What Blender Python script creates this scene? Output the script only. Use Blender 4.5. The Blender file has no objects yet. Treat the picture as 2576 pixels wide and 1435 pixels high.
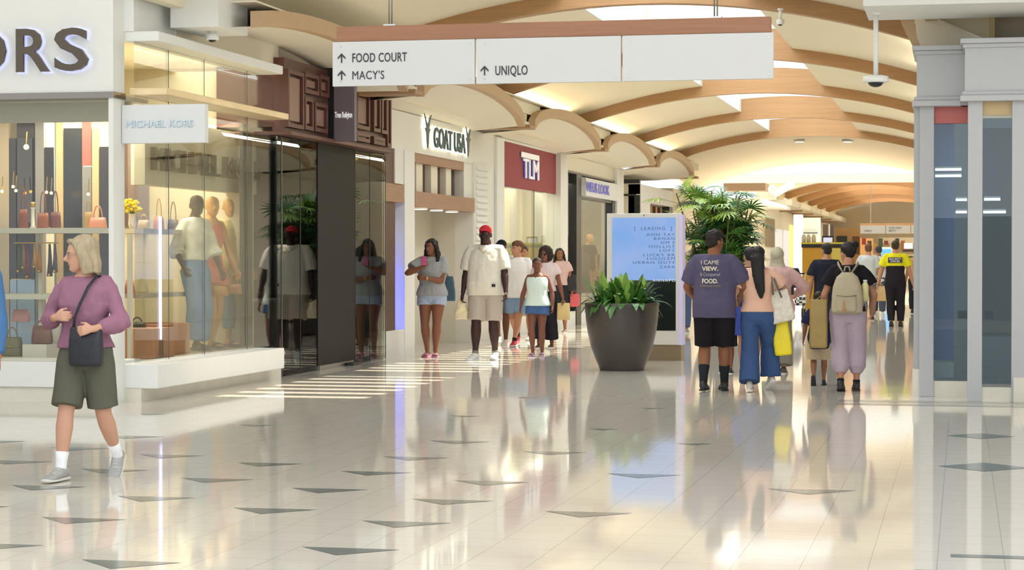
import bpy, bmesh, math, random
from mathutils import Vector, Matrix, Quaternion
R = math.radians
V = Vector
rnd = random.Random(7)
sc = bpy.context.scene

# ---------------------------------------------------------------- camera
FPX = 5300.0                      # focal length in pixels of the 2576 wide frame
PSI, PIT, HC = R(12.06), math.atan(67.5/5300.0), 1.42
cam = bpy.data.cameras.new('camera'); cam.sensor_width = 36; cam.lens = 36*FPX/2576; cam.clip_end = 600
co = bpy.data.objects.new('camera', cam); sc.collection.objects.link(co)
co.location = (0, 0, HC); co.rotation_euler = (R(90)-PIT, 0, PSI)
sc.camera = co
# ---------------------------------------------------------------- light
w = bpy.data.worlds.new('daylight'); sc.world = w; w.use_nodes = True
w.node_tree.nodes['Background'].inputs[0].default_value = (0.85, 0.93, 1, 1)
w.node_tree.nodes['Background'].inputs[1].default_value = 2.2
def lamp(name, kind, loc, energy, color=(1, 1, 1), size=1, size_y=None, aim=None, spread=None):
    l = bpy.data.lights.new(name, kind); l.energy = energy; l.color = color
    if kind == 'AREA':
        l.size = size
        if size_y: l.shape = 'RECTANGLE'; l.size_y = size_y
        if spread: l.spread = R(spread)
    elif kind == 'SUN': l.angle = R(0.6)
    else: l.shadow_soft_size = size
    o = bpy.data.objects.new(name, l); sc.collection.objects.link(o); o.location = loc
    if aim is not None:
        o.rotation_euler = V(aim).to_track_quat('-Z', 'Y').to_euler()
    return o
lamp('sun', 'SUN', (10, 40, 30), 20.0, (1, .88, .70), aim=(-3.05, -2.5, -6.1))
lamp('atrium_daylight', 'AREA', (-5, 9.5, 7.5), 980, (.90, .955, 1), 14, 12, aim=(0, .25, -1))
lamp('atrium_daylight', 'AREA', (-2, 2, 4.2), 330, (.90, .955, 1), 9, 4, aim=(-.25, 1, -.05))
for yy in (23.2, 30.7, 38.2, 45.7, 53.2):
    lamp('skylight_glow', 'AREA', (-4, yy, 5.9), 330, (.90, .955, 1), 2.2, 5.6, aim=(0, 0, -1))
    for sx_ in (-1, 1):
        if yy > 24: lamp('cove_glow', 'AREA', (-4+sx_*3.62, yy, 4.10), 48, (1, .91, .74), 5.0, .10, aim=(-sx_*.75, 0, .65))
lamp('far_court_glow', 'AREA', (-4, 78, 7.5), 300, (.92, .96, 1), 9, 20, aim=(0, 0, -1))
for yy in (100, 112, 124):
    lamp('far_skylight_glow', 'AREA', (-4, yy, 5.1), 230, (1, .93, .82), 3, 8, aim=(0, 0, -1))
vs = sc.view_settings
vs.view_transform = 'Standard'; vs.look = 'None'; vs.gamma = 1; vs.exposure = -0.74
try: vs.use_curve_mapping = False
except Exception: pass
cy = sc.cycles
cy.max_bounces = 7; cy.diffuse_bounces = 4; cy.glossy_bounces = 4; cy.transparent_max_bounces = 16
cy.transmission_bounces = 3; cy.caustics_reflective = False; cy.caustics_refractive = False
cy.sample_clamp_indirect = 6; cy.use_denoising = True

# ---------------------------------------------------------------- pixel -> place
def ray(px, py):
    f = V((-math.sin(PSI)*math.cos(PIT), math.cos(PSI)*math.cos(PIT), -math.sin(PIT)))
    r = V((math.cos(PSI), math.sin(PSI), 0)); u = r.cross(f)
    return f + r*((px-1288)/FPX) + u*((717.5-py)/FPX)
def at(px, py, X=None, Y=None, Z=None):
    d = ray(px, py)
    t = X/d.x if X is not None else Y/d.y if Y is not None else (Z-HC)/d.z
    return V((0, 0, HC)) + d*t
def yx(px, X=-8.0): return at(px, 650, X=X).y
def xy(px, Y): return at(px, 650, Y=Y).x
def hz(px, py, X=None, Y=None): return at(px, py, X=X, Y=Y).z

# ---------------------------------------------------------------- materials
MATS = {}
def srgb(c):
    if isinstance(c, str):
        c = c.lstrip('#'); c = [int(c[i:i+2], 16)/255 for i in (0, 2, 4)]
    return tuple((v/12.92 if v <= .04045 else ((v+.055)/1.055)**2.4) for v in c)
def M(name, col, rough=.55, metal=0, var=.06, scale=6, bump=0, bscale=60, emis=0, ecol=None, spec=None, stretch=(1, 1, 1), coat=0, trans=0):
    if name in MATS: return MATS[name]
    c = srgb(col)
    m = bpy.data.materials.new(name); m.use_nodes = True; nt = m.node_tree; b = nt.nodes['Principled BSDF']
    tc = nt.nodes.new('ShaderNodeTexCoord'); mp = nt.nodes.new('ShaderNodeMapping'); mp.inputs['Scale'].default_value = stretch
    nt.links.new(tc.outputs['Object'], mp.inputs[0])
    n = nt.nodes.new('ShaderNodeTexNoise'); n.inputs['Scale'].default_value = scale; n.inputs['Detail'].default_value = 3
    nt.links.new(mp.outputs[0], n.inputs['Vector'])
    mx = nt.nodes.new('ShaderNodeMix'); mx.data_type = 'RGBA'
    mx.inputs[6].default_value = tuple(max(0, v*(1-var)) for v in c)+(1,)
    mx.inputs[7].default_value = tuple(min(1, v*(1+var)) for v in c)+(1,)
    nt.links.new(n.outputs['Fac'], mx.inputs[0]); nt.links.new(mx.outputs[2], b.inputs['Base Color'])
    b.inputs['Roughness'].default_value = rough; b.inputs['Metallic'].default_value = metal
    if spec is not None: b.inputs['Specular IOR Level'].default_value = spec
    if coat: b.inputs['Coat Weight'].default_value = coat
    if trans: b.inputs['Transmission Weight'].default_value = trans
    if bump:
        n2 = nt.nodes.new('ShaderNodeTexNoise'); n2.inputs['Scale'].default_value = bscale; nt.links.new(mp.outputs[0], n2.inputs['Vector'])
        bp = nt.nodes.new('ShaderNodeBump'); bp.inputs['Strength'].default_value = min(1, bump); bp.inputs['Distance'].default_value = .01 if bump < .85 else .03
        nt.links.new(n2.outputs['Fac'], bp.inputs['Height']); nt.links.new(bp.outputs[0], b.inputs['Normal'])
    if emis:
        b.inputs['Emission Color'].default_value = (srgb(ecol) if ecol else c)+(1,); b.inputs['Emission Strength'].default_value = emis
    MATS[name] = m; return m
def glass(name, tint=(1, 1, 1), rough=0.0, ior=1.5, gain=1.0):
    if name in MATS: return MATS[name]
    m = bpy.data.materials.new(name); m.use_nodes = True; nt = m.node_tree; nt.nodes.clear()
    o = nt.nodes.new('ShaderNodeOutputMaterial'); mx = nt.nodes.new('ShaderNodeMixShader')
    t = nt.nodes.new('ShaderNodeBsdfTransparent'); g = nt.nodes.new('ShaderNodeBsdfGlossy'); g.inputs['Roughness'].default_value = rough
    t.inputs[0].default_value = tint+(1,)
    f = nt.nodes.new('ShaderNodeFresnel'); f.inputs[0].default_value = ior
    mm = nt.nodes.new('ShaderNodeMath'); mm.operation = 'MULTIPLY'; mm.inputs[1].default_value = gain; mm.use_clamp = True
    nt.links.new(f.outputs[0], mm.inputs[0]); nt.links.new(mm.outputs[0], mx.inputs[0])
    nt.links.new(t.outputs[0], mx.inputs[1]); nt.links.new(g.outputs[0], mx.inputs[2]); nt.links.new(mx.outputs[0], o.inputs[0])
    MATS[name] = m; return m
def woodmat(name, col, rough=.5, axis='X'):
    if name in MATS: return MATS[name]
    m = M(name, col, rough, var=.22, scale=3.0, stretch={'X': (.6, 8, 14), 'Y': (8, .6, 14), 'Z': (14, 14, .7)}[axis], bump=.08, bscale=8)
    return m
def floormat():
    m = bpy.data.materials.new('polished_stone_tiles'); m.use_nodes = True; nt = m.node_tree; b = nt.nodes['Principled BSDF']
    tc = nt.nodes.new('ShaderNodeTexCoord'); mp = nt.nodes.new('ShaderNodeMapping')
    mp.inputs['Location'].default_value = (.11, .06, 0)
    nt.links.new(tc.outputs['Object'], mp.inputs[0])
    br = nt.nodes.new('ShaderNodeTexBrick'); br.offset = 0; br.squash = 1
    br.inputs['Scale'].default_value = 1; br.inputs['Brick Width'].default_value = .307; br.inputs['Row Height'].default_value = .307
    br.inputs['Mortar Size'].default_value = .0018; br.inputs['Mortar Smooth'].default_value = .1; br.inputs['Bias'].default_value = 0
    br.inputs['Color1'].default_value = srgb('#e2dcd2')+(1,); br.inputs['Color2'].default_value = srgb('#dfd9ce')+(1,)
    br.inputs['Mortar'].default_value = srgb('#b4ada2')+(1,)
    nt.links.new(mp.outputs[0], br.inputs['Vector'])
    n = nt.nodes.new('ShaderNodeTexNoise'); n.inputs['Scale'].default_value = 9; n.inputs['Detail'].default_value = 6
    nt.links.new(tc.outputs['Object'], n.inputs['Vector'])
    mx = nt.nodes.new('ShaderNodeMix'); mx.data_type = 'RGBA'; mx.blend_type = 'MULTIPLY'; mx.inputs[0].default_value = .12
    cr = nt.nodes.new('ShaderNodeValToRGB'); cr.color_ramp.elements[0].color = (.6, .55, .5, 1); cr.color_ramp.elements[1].color = (1, 1, 1, 1)
    nt.links.new(n.outputs['Fac'], cr.inputs[0]); nt.links.new(br.outputs['Color'], mx.inputs[6]); nt.links.new(cr.outputs[0], mx.inputs[7])
    nt.links.new(mx.outputs[2], b.inputs['Base Color'])
    # each tile is polished and tilted a hair differently
    b.inputs['Roughness'].default_value = .055; b.inputs['IOR'].default_value = 1.38
    n3 = nt.nodes.new('ShaderNodeTexNoise'); n3.inputs['Scale'].default_value = 3.0; n3.inputs['Detail'].default_value = 1
    nt.links.new(tc.outputs['Object'], n3.inputs['Vector'])
    bp = nt.nodes.new('ShaderNodeBump'); bp.inputs['Strength'].default_value = .025; bp.inputs['Distance'].default_value = .01
    nt.links.new(n3.outputs['Fac'], bp.inputs['Height']); nt.links.new(bp.outputs[0], b.inputs['Normal'])
    return m
WHITE = M('white_paint', '#e9eae6', .5, var=.02)
CREAM = M('cream_paint', '#ece4d0', .6, var=.02, scale=1.5)
VAULT = M('vault_plaster', '#efe6cc', .65, var=.02, scale=1)
TAN = M('tan_band', '#bfa17c', .5, var=.05)
OAK = woodmat('oak_laminate', '#ad8458', .5)
OAKY = woodmat('oak_laminate_along', '#a58260', .5, 'Y')
BROWNW = woodmat('stained_brown_wood', '#6b4433', .45, 'Z')
DARK = M('dark_bronze', '#35302c', .35, var=.1)
BLACK = M('black_metal', '#1c1d20', .35, var=.1)
GREY = M('grey_paint', '#b2b3b4', .45, var=.02)
GREYL = M('pale_grey_paint', '#bcbdc0', .45, var=.02)
STEEL = M('brushed_steel', '#b9b9b8', .3, 1, var=.05)
CHROME = M('polished_chrome', '#8f857a', .10, 1, var=.02)
CHROMED = M('dark_mirror_letter', '#62564a', .08, 1, var=.02)
MARBLE = M('white_marble', '#e2dccd', .18, var=.12, scale=4)
GLASS = glass('clear_glass', (.97, .985, .975), gain=.8)
GLASSG = glass('greenish_glass', (.80, .88, .85), ior=1.55, gain=.95)
GLASSD = glass('dark_tinted_glass', (.52, .60, .62), ior=1.5)

# ---------------------------------------------------------------- mesh tools
class MB:
    def __init__(s): s.bm = bmesh.new()
    def box(s, x0, x1, y0, y1, z0, z1, bev=0):
        vs = [s.bm.verts.new((x, y, z)) for x in (x0, x1) for y in (y0, y1) for z in (z0, z1)]
        fs = [(0, 1, 3, 2), (4, 6, 7, 5), (0, 4, 5, 1), (2, 3, 7, 6), (0, 2, 6, 4), (1, 5, 7, 3)]
        ff = [s.bm.faces.new([vs[i] for i in f]) for f in fs]
        if bev:
            es = list({e for f in ff for e in f.edges})
            bmesh.ops.bevel(s.bm, geom=es, offset=bev, segments=2, affect='EDGES', profile=.5)
        return s
    def loft(s, rings, n=16, p=1.0, cap=True):
        prev = None; first = None
        for c, u, v in rings:
            cur = []
            for i in range(n):
                a = 2*math.pi*i/n; ca, sa = math.cos(a), math.sin(a)
                if p != 1.0:
                    ca = math.copysign(abs(ca)**p, ca); sa = math.copysign(abs(sa)**p, sa)
                cur.append(s.bm.verts.new(V(c)+V(u)*ca+V(v)*sa))
            if prev:
                for i in range(n):
                    s.bm.faces.new((prev[i], prev[(i+1) % n], cur[(i+1) % n], cur[i]))
            else: first = cur
            prev = cur
        if cap:
            s.bm.faces.new(list(reversed(first))); s.bm.faces.new(prev)
        return s
    def path(s, pts, radii, n=10, flat=1.0, ref=None, cap=True, p=1.0, m=None):
        pts = [V(q) for q in pts]; rings = []
        if not hasattr(radii, '__len__'): radii = [radii]*len(pts)
        for i, c in enumerate(pts):
            t = (pts[min(i+1, len(pts)-1)]-pts[max(i-1, 0)]).normalized()
            rf = V(ref) if ref else (V((0, 1, 0)) if abs(t.y) < .9 else V((1, 0, 0)))
            u = t.cross(rf)
            if u.length < 1e-4: u = t.cross(V((1, 0.1, 0)))
            u.normalize(); v = u.cross(t).normalized()
            rings.append((c, u*radii[i], v*radii[i]*flat))
        if m is not None: rings = [(m@c, m.to_3x3()@u, m.to_3x3()@v) for c, u, v in rings]
        return s.loft(rings, n, p, cap)
    def ell(s, c, rx, ry=None, rz=None, n=14, m=None, k=8):
        ry = rx if ry is None else ry; rz = rx if rz is None else rz; c = V(c); rings = []
        for j in range(k+1):
            a = -math.pi/2+math.pi*(j+.0)/k
            a = max(min(a, 1.50), -1.50)
            rings.append((c+V((0, 0, rz*math.sin(a))), V((rx*math.cos(a), 0, 0)), V((0, ry*math.cos(a), 0))))
        if m is not None: rings = [(m@q, m.to_3x3()@u, m.to_3x3()@v) for q, u, v in rings]
        return s.loft(rings, n)
    def prism(s, poly, axis, a, b):
        """poly: 2D outline, extruded along axis from a to b"""
        def mk(q, t):
            return {'x': (t, q[0], q[1]), 'y': (q[0], t, q[1]), 'z': (q[0], q[1], t)}[axis]
        A = [s.bm.verts.new(mk(q, a)) for q in poly]; B = [s.bm.verts.new(mk(q, b)) for q in poly]
        n = len(poly)
        s.bm.faces.new(A); s.bm.faces.new(list(reversed(B)))
        for i in range(n): s.bm.faces.new((A[i], B[i], B[(i+1) % n], A[(i+1) % n]))
        return s
    def quad(s, *ps):
        s.bm.faces.new([s.bm.verts.new(q) for q in ps]); return s
    def grid(s, fn, nu, nv):
        g = [[s.bm.verts.new(fn(i/nu, j/nv)) for j in range(nv+1)] for i in range(nu+1)]
        for i in range(nu):
            for j in range(nv): s.bm.faces.new((g[i][j], g[i+1][j], g[i+1][j+1], g[i][j+1]))
        return s
    def cyl(s, c, r, z0, z1, n=20, r1=None):
        r1 = r if r1 is None else r1
        return s.loft([((c[0], c[1], z0), (r, 0, 0), (0, r, 0)), ((c[0], c[1], z1), (r1, 0, 0), (0, r1, 0))], n)
    def lathe(s, c, prof, n=32):
        return s.loft([((c[0], c[1], z), (r, 0, 0), (0, r, 0)) for r, z in prof], n)
    def build(s, name, mat, parent=None, smooth=False, local=False):
        bmesh.ops.recalc_face_normals(s.bm, faces=s.bm.faces[:])
        me = bpy.data.meshes.new(name); s.bm.to_mesh(me); s.bm.free()
        if mat: me.materials.append(mat)
        o = bpy.data.objects.new(name, me); sc.collection.objects.link(o)
        if parent is not None:
            o.parent = parent
            if not local:
                q = wm(parent).inverted(); me.transform(q)
        elif not local:
            # put the origin at the base of the thing
            cs = [v.co for v in me.vertices]
            if cs:
                c = V(((min(v.x for v in cs)+max(v.x for v in cs))/2, (min(v.y for v in cs)+max(v.y for v in cs))/2, min(v.z for v in cs)))
                me.transform(Matrix.Translation(-c)); o.location = c
        if smooth:
            for f in me.polygons: f.use_smooth = True
        return o
def wm(o):
    m = Matrix.LocRotScale(o.location, o.rotation_euler, o.scale)
    return wm(o.parent)@m if o.parent else m
def thing(name, label, cat, loc=(0, 0, 0), rz=0, group=None):
    o = bpy.data.objects.new(name, None); sc.collection.objects.link(o); o.empty_display_size = .2
    o.location = loc; o.rotation_euler = (0, 0, rz); o['label'] = label; o['category'] = cat
    if group: o['group'] = group
    return o
def tag(o, label, cat, group=None):
    o['label'] = label; o['category'] = cat
    if group: o['group'] = group
    return o
def struct(o, label=None, cat=None):
    o['kind'] = 'structure'
    if label: o['label'] = label; o['category'] = cat or 'structure'
    return o
def B(name, mat, parent, x0, x1, y0, y1, z0, z1, bev=0, **k):
    return MB().box(min(x0, x1), max(x0, x1), min(y0, y1), max(y0, y1), min(z0, z1), max(z0, z1), bev).build(name, mat, parent, **k)
def dup(root, loc=None, rz=None, label=None):
    def cp(o, parent):
        c = o.copy(); sc.collection.objects.link(c); c.parent = parent
        for ch in [q for q in sc.collection.objects if q.parent == o]: cp(ch, c)
        return c
    c = cp(root, None)
    if loc is not None: c.location = loc
    if rz is not None: c.rotation_euler = (0, 0, rz)
    if label: c['label'] = label
    return c
def text(s, size, mat, parent, m, name='lettering', ext=.004, xs=1.0, bold=0.0, align='LEFT', spacing=1.0):
    """lettering as mesh; m places the text plane (x right, y up, z out of the face)"""
    cu = bpy.data.curves.new(name, 'FONT'); cu.body = s; cu.size = size; cu.extrude = ext; cu.offset = bold
    cu.align_x = align; cu.space_character = spacing; cu.resolution_u = 3
    o = bpy.data.objects.new(name, cu); sc.collection.objects.link(o)
    dg = bpy.context.evaluated_depsgraph_get(); me = bpy.data.meshes.new_from_object(o.evaluated_get(dg))
    bpy.data.objects.remove(o); bpy.data.curves.remove(cu)
    me.transform(m@Matrix.Diagonal((xs, 1, 1, 1)))
    if parent is not None: me.transform(wm(parent).inverted())
    me.materials.clear(); me.materials.append(mat); me.name = name
    for f_ in me.polygons: f_.use_smooth = False
    o = bpy.data.objects.new(name, me); sc.collection.objects.link(o); o.parent = parent
    return o
def face_cam(x, y, z):      # plane facing -Y (towards the camera), x to the right
    return Matrix.Translation((x, y, z))@Matrix.Rotation(R(90), 4, 'X')
def face_right(x, y, z):    # plane facing +X, text runs away from the camera along +Y
    return Matrix.Translation((x, y, z))@Matrix.Rotation(R(90), 4, 'Z')@Matrix.Rotation(R(90), 4, 'X')
# ================================================================ SETTING
fl = struct(MB().quad((-30, -6, 0), (14, -6, 0), (14, 140, 0), (-30, 140, 0)).build('floor', floormat(), local=True))
# grey inlays, one surface pattern of the floor
INL = M('grey_stone_inlay', '#858b87', .12, var=.2)
mb = MB()
def tri(x, y, w=.5, flip=1):
    mb.quad((x-w/2, y, .0015), (x, y-w/2*flip, .0015), (x+w/2, y, .0015))
for k in range(-5, 3):
    for n in range(-3, 8):
        x = -3.80+.88*k; y = 11.37-.42*k+1.055*n
        if y < 8.2 or y > (14.75 if k > -3 else 15.9): continue
        if abs(x+2.92) < .1 and abs(y-14.1) < .2: continue
        if k == 2 and (y < 11 or n % 2 == 0): continue
        if x > -3.9 and y > 16.5: continue
        if abs(x+3.8) < .1 and abs(y-10.31) < .3: continue
        if x < -8.5: continue
        tri(x, y)
tri(-3.8, 15.88); tri(-2.92, 15.15); tri(-2.0, 16.05, .3); tri(-.9, 13.0, .55); tri(.1, 9.75, .62)
for a_, b_, y_ in ((602, 702, 1069), (348, 430, 1041), (1475, 1560, 1079), (1130, 1216, 1046), (1294, 1354, 1000), (1610, 1680, 1027)):
    p_, q_ = at(a_, y_, Z=0), at(b_, y_, Z=0); tri((p_.x+q_.x)/2, p_.y, q_.x-p_.x)
for y, s in ((17.2, .27), (14.65, .31)):
    mb.quad((.15-s, y, .0015), (.15, y-s, .0015), (.15+s, y, .0015), (.15, y+s, .0015))
mb.quad((-.05, 10.2, .0015), (.33, 10.2, .0015), (.33, 10.3, .0015), (-.05, 10.3, .0015))
mb.build('inlay', INL, fl)
STONE_G = M('grey_floor_border', '#9a9a93', .15, var=.1)
mb = MB()
for i in range(2): mb.quad((-1.2, 20.6+i*.45, .0012), (8, 20.6+i*.45, .0012), (8, 20.9+i*.45, .0012), (-1.2, 20.9+i*.45, .0012))
mb.build('border_band', STONE_G, fl)

XC, ZA, KA = -4.0, 4.70, .047
def zb(x): return ZA-KA*(x-XC)**2
def arc_solid(x0, x1, y0, y1, lo, hi, n=24, off=0):
    mb = MB(); rs = []
    for i in range(n+1):
        x = x0+(x1-x0)*i/n; z = zb(x)+off
        rs.append(((x, y0, z+lo), (x, y1, z+lo), (x, y1, z+hi), (x, y0, z+hi)))
    vv = [[mb.bm.verts.new(p) for p in r] for r in rs]
    for i in range(n):
        a, b = vv[i], vv[i+1]
        for j in range(4): mb.bm.faces.new((a[j], a[(j+1) % 4], b[(j+1) % 4], b[j]))
    mb.bm.faces.new(vv[0]); mb.bm.faces.new(vv[-1])
    return mb
def lunette(ya, yb, side, n=20, ymin=0):
    """shallow arched soffit over the shop fronts between two beams; side -1 left wall, +1 right"""
    f = (lambda x: x) if side < 0 else (lambda x: -7.45-x)
    a, b = ya+.42, yb-.42
    ze = lambda t: 3.60+.36*(1-(2*t-1)**2)**.62
    u0 = max(0, (ymin-a)/(b-a)); U = lambda u: u0+(1-u0)*u
    mb = MB()
    if ymin and side < 0:   # this bay starts above the shop's upper wall
        mb.grid(lambda u, v: (-8.02+.84*v, a+(b-a)*U(u), min(3.95, ze(U(u)))*(1-v)+v*ze(U(u))), n, 4)
    else: mb.grid(lambda u, v: (f(-8.9+1.72*v), a+(b-a)*U(u), 3.52+(ze(U(u))-3.52)*max(0, (v-.45)/.55)), n, 6)
    so = struct(mb.build('ceiling', CREAM, smooth=True))
    mb = MB(); vv = []
    for i in range(n+1):
        t = U(i/n); y = a+(b-a)*t; z = ze(t)
        vv.append([mb.bm.verts.new(p) for p in ((f(-7.18), y, z-.01), (f(-7.06), y, z-.01), (f(-7.06), y, z+.16), (f(-7.18), y, z+.16))])
    for i in range(n):
        for j in range(4): mb.bm.faces.new((vv[i][j], vv[i][(j+1) % 4], vv[i+1][(j+1) % 4], vv[i+1][j]))
    mb.bm.faces.new(vv[0]); mb.bm.faces.new(vv[-1])
    struct(mb.build('trim_1', TAN, smooth=False))
    # cove shelf on top and lit strip behind the band
    mb = MB().box(min(f(-7.75), f(-7.12)), max(f(-7.75), f(-7.12)), max(ya, ymin), yb, 4.06, 4.08)
    struct(mb.build('ceiling', CREAM))
COVE = M('cove_light_strip', '#ffe2a0', .5, emis=4, ecol='#ffe6b0')
def vault(ys, first=True):
    for y in ys:
        struct(arc_solid(-7.75, .2 if y > 20 else -1.5, y-.10, y+.10, 0, .5).build('trim_2', OAK))
        struct(MB().box(-5.10, -2.70, y-.04, y+.04, zb(-5.7)+.45, 6.3).build('ceiling', BW))
        for s in (-1, 1):
            f = (lambda x: x) if s < 0 else (lambda x: -7.45-x)
            if y < 20: continue
            mb = MB().box(min(f(-8.3), f(-7.02)), max(f(-8.3), f(-7.02)), y-.22, y+.22, 3.58, 3.64)
            struct(mb.build('trim_3', OAKY))
            struct(MB().box(min(f(-8.3), f(-7.16)), max(f(-8.3), f(-7.16)), y-.42, y+.42, 3.641, 3.72).build('ceiling', CREAM))
            struct(MB().box(min(f(-7.75), f(-7.22)), max(f(-7.75), f(-7.22)), y-.5, y+.5, 3.72, 4.02).build('ceiling', VAULT))
            struct(MB().box(min(f(-7.75), f(-7.19)), max(f(-7.75), f(-7.19)), y-1.5, y+1.5, 3.86, 4.055).build('ceiling', VAULT))
    for ya, yb in zip(ys[:-1], ys[1:]):
        for s in (-1, 1):
            f = (lambda x: x) if s < 0 else (lambda x: -7.45-x)
            lunette(ya, yb, s, ymin=0 if ya > 20 else (20.7 if s < 0 else 22.7))
            a, b = (-7.80, -5.10) if s < 0 else (-2.70, .35)
            struct(arc_solid(a, b, ya+.1, yb-.1, .20, .24, 12).build('ceiling', VAULT, smooth=False))
            # skylight well side
            a, b = (-5.12, -5.07) if s < 0 else (-2.73, -2.68)
            struct(MB().box(a, b, ya+.1, yb-.1, zb(-5.1)+.20, 6.35).build('ceiling', WHITE))
            a, b = sorted((f(-7.9), f(-7.75)))
            struct(MB().box(a, b, ya-.1, yb+.1, 3.66 if ya > 20 else 3.97, 4.75).build('ceiling', VAULT))
            a, b = sorted((f(-7.45), f(-7.40)))
            a, b = sorted((f(-7.68), f(-7.64)))
            if ya > 20: tag(MB().box(a, b, ya+1.6, yb-1.6, 4.085, 4.10).build('cove_light', COVE),
                'warm light strip on the ledge above the %s arched soffit, %s from the camera' % ('left' if s < 0 else 'right', ['first', 'second', 'third', 'fourth', 'fifth'][YR.index(ya)]), 'light', 'cove light strips above the arched soffits')
        mb = MB()                                   # louvres under the skylight
        y = ya+.1
        while y < yb-.3:
            mb.box(-5.10, -2.70, y, y+(.34 if not (ya < 20 and y < 22.2) else .62), 6.20, 6.23); y += .62  # boards widened to shut the first bay's near end against sun stripes
        struct(mb.build('ceiling', WHITE))
        mb = MB()
        for x in (-5.08, -2.78): mb.box(x, x+.05, ya, yb, 6.16, 6.20)
        struct(mb.build('trim_4', WHITE))
BW = M('clerestory_white', '#e6e9e9', .6, var=.01)
YR = [19.5, 27.0, 34.5, 42.0, 49.5, 57.0]
vault(YR)
# plain arched bay beyond the last beam, then a taller court
mb = MB()
mb.grid(lambda u, v: (-8.3+8.6*u, 57.1+9.4*v, zb(-8.3+8.6*u)+.32-.60*v), 24, 4)
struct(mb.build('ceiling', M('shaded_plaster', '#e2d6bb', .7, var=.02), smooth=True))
mb = MB()
n = 24
for i in range(n):
    xa, xb2 = -8.3+8.6*i/n, -8.3+8.6*(i+1)/n
    mb.quad((xa, 66.5, zb(xa)-.28), (xb2, 66.5, zb(xb2)-.28), (xb2, 66.5, 7), (xa, 66.5, 7))
struct(mb.build('ceiling', CREAM))
for px, py in ((2011, 355), (2132, 353)):
    p = at(px, py, Y=60.5); zz = zb(p.x)+.32-.60*(60.5-57.1)/9.4
    t = thing('downlight', 'small round downlight in the arched bay beyond the last wood beam, %s of two' % ('left' if px < 2100 else 'right'), 'light', (p.x, p.y, zz-.03), group='downlights in the plain arched bay')
    MB().cyl((p.x, p.y), .16, zz-.05, zz).build('trim_ring', WHITE, t); MB().cyl((p.x, p.y), .12, zz-.06, zz-.03).build('diffuser', M('lamp_white', '#fff6e0', emis=5), t)
# atrium roof over the near court (out of frame) and roofs over the shops
RF = M('roof_slab', '#e9e6de', .8, var=.02)
struct(MB().box(-26, 12, 5, 19.4, 8.2, 8.3).build('ceiling', RF))
struct(MB().box(-26, -8.3, 19.4, 66, 4.6, 4.7).build('ceiling', RF))
struct(MB().box(.3, 12, 19.45, 66, 4.6, 4.7).build('ceiling', RF))
struct(MB().box(-26, 12, 19.25, 19.39, 4.56, 8.3).build('ceiling', RF))
struct(MB().box(-2.2, 12, 19.25, 19.39, 4.2, 4.56).build('ceiling', RF)); struct(MB().box(-1.5, 2, 19.395, 19.62, 4.25, 5.4).build('ceiling', RF))  # unseen filler boxes added to plug sun leaks at the vault's start
struct(MB().box(-26, -25.8, 5, 66, 0, 8.3).build('wall_left', CREAM))
# bright wall face above the second vault
BW = M('clerestory_white', '#f2f4f2', .6, var=.01)
struct(MB().box(-12, 4, 90, 90.4, 4.92, 8.5).build('wall_far', BW))
struct(MB().box(-12, 4, 89.7, 90.0, 4.60, 4.93).build('trim_5', CREAM))
mb = MB()
for i in range(n):
    xa, xb2 = -8+8*i/n, -8+8*(i+1)/n
    mb.quad((xa, 90.1, zb(xa)+.1), (xb2, 90.1, zb(xb2)+.1), (xb2, 90.1, 4.7), (xa, 90.1, 4.7))
struct(mb.build('ceiling', CREAM))
# second vault, warm light
OAK2 = woodmat('warm_oak_laminate', '#d2a070', .5)
YR2 = [95+7.2*i for i in range(5)]
for i, y in enumerate(YR2):
    struct(arc_solid(-7.75, -.25, y-.12, y+.12, 0, .5, 18).build('trim_6', OAK2))
    struct(MB().box(-8.4, -7.0, y-.25, y+.25, 3.50, 3.58).build('trim_6', OAKY))
ys = [90.2]+YR2+[134]
for ya, yb in zip(ys[:-1], ys[1:]):
    for s in (-1, 1):
        f = (lambda x: x) if s < 0 else (lambda x: -8-x)
        a, b = sorted((f(-7.9), f(-5.9)))
        struct(arc_solid(a, b, ya+.1, yb-.1, .30, .34, 10).build('ceiling', VAULT))
    struct(arc_solid(-5.9, -2.1, ya+.1, yb-.1, .62, .66, 8).build('ceiling', BW))
    struct(MB().box(-8.6, -7.1, ya+.3, yb-.3, 3.66, 3.95, .06).build('ceiling', VAULT))
    struct(MB().box(-8.6, -7.75, ya, yb, 3.9, 4.6).build('ceiling', VAULT))
    tag(MB().box(-7.5, -7.44, ya+.8, yb-.8, 3.97, 4.0).build('cove_light', COVE), 'warm light strip on the ledge of the far vault, %s bay' % ['nearest', 'second', 'third', 'fourth', 'fifth', 'farthest'][ys.index(ya)], 'light', 'cove light strips of the far vault')
struct(MB().box(-12, 6, 134, 134.4, 0, 8).build('wall_back', M('far_wall_tan', '#d9c7a8', .6, var=.06)))
struct(MB().box(6, 12, 66, 66.3, 0, 7).build('wall_right', CREAM))
struct(MB().box(1.0, 1.3, 25, 134, 0, 4.6).build('wall_right', CREAM))
# ================================================================ LEFT SHOP FRONTS
RAZ = M('shop_plaster', '#e6e5dd', .5, var=.02)
def xbox(name, mat, parent, y0, y1, x0, x1, z0, z1, bev=0): return B(name, mat, parent, x0, x1, y0, y1, z0, z1, bev)
def arealamp(loc, e, col, sx, sy, aim=(0, 0, -1)): return lamp('shop_lighting', 'AREA', loc, e, col, sx, sy, aim)

GLASSC = glass('very_clear_glass', (.97, .985, .975), gain=.45)
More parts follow.
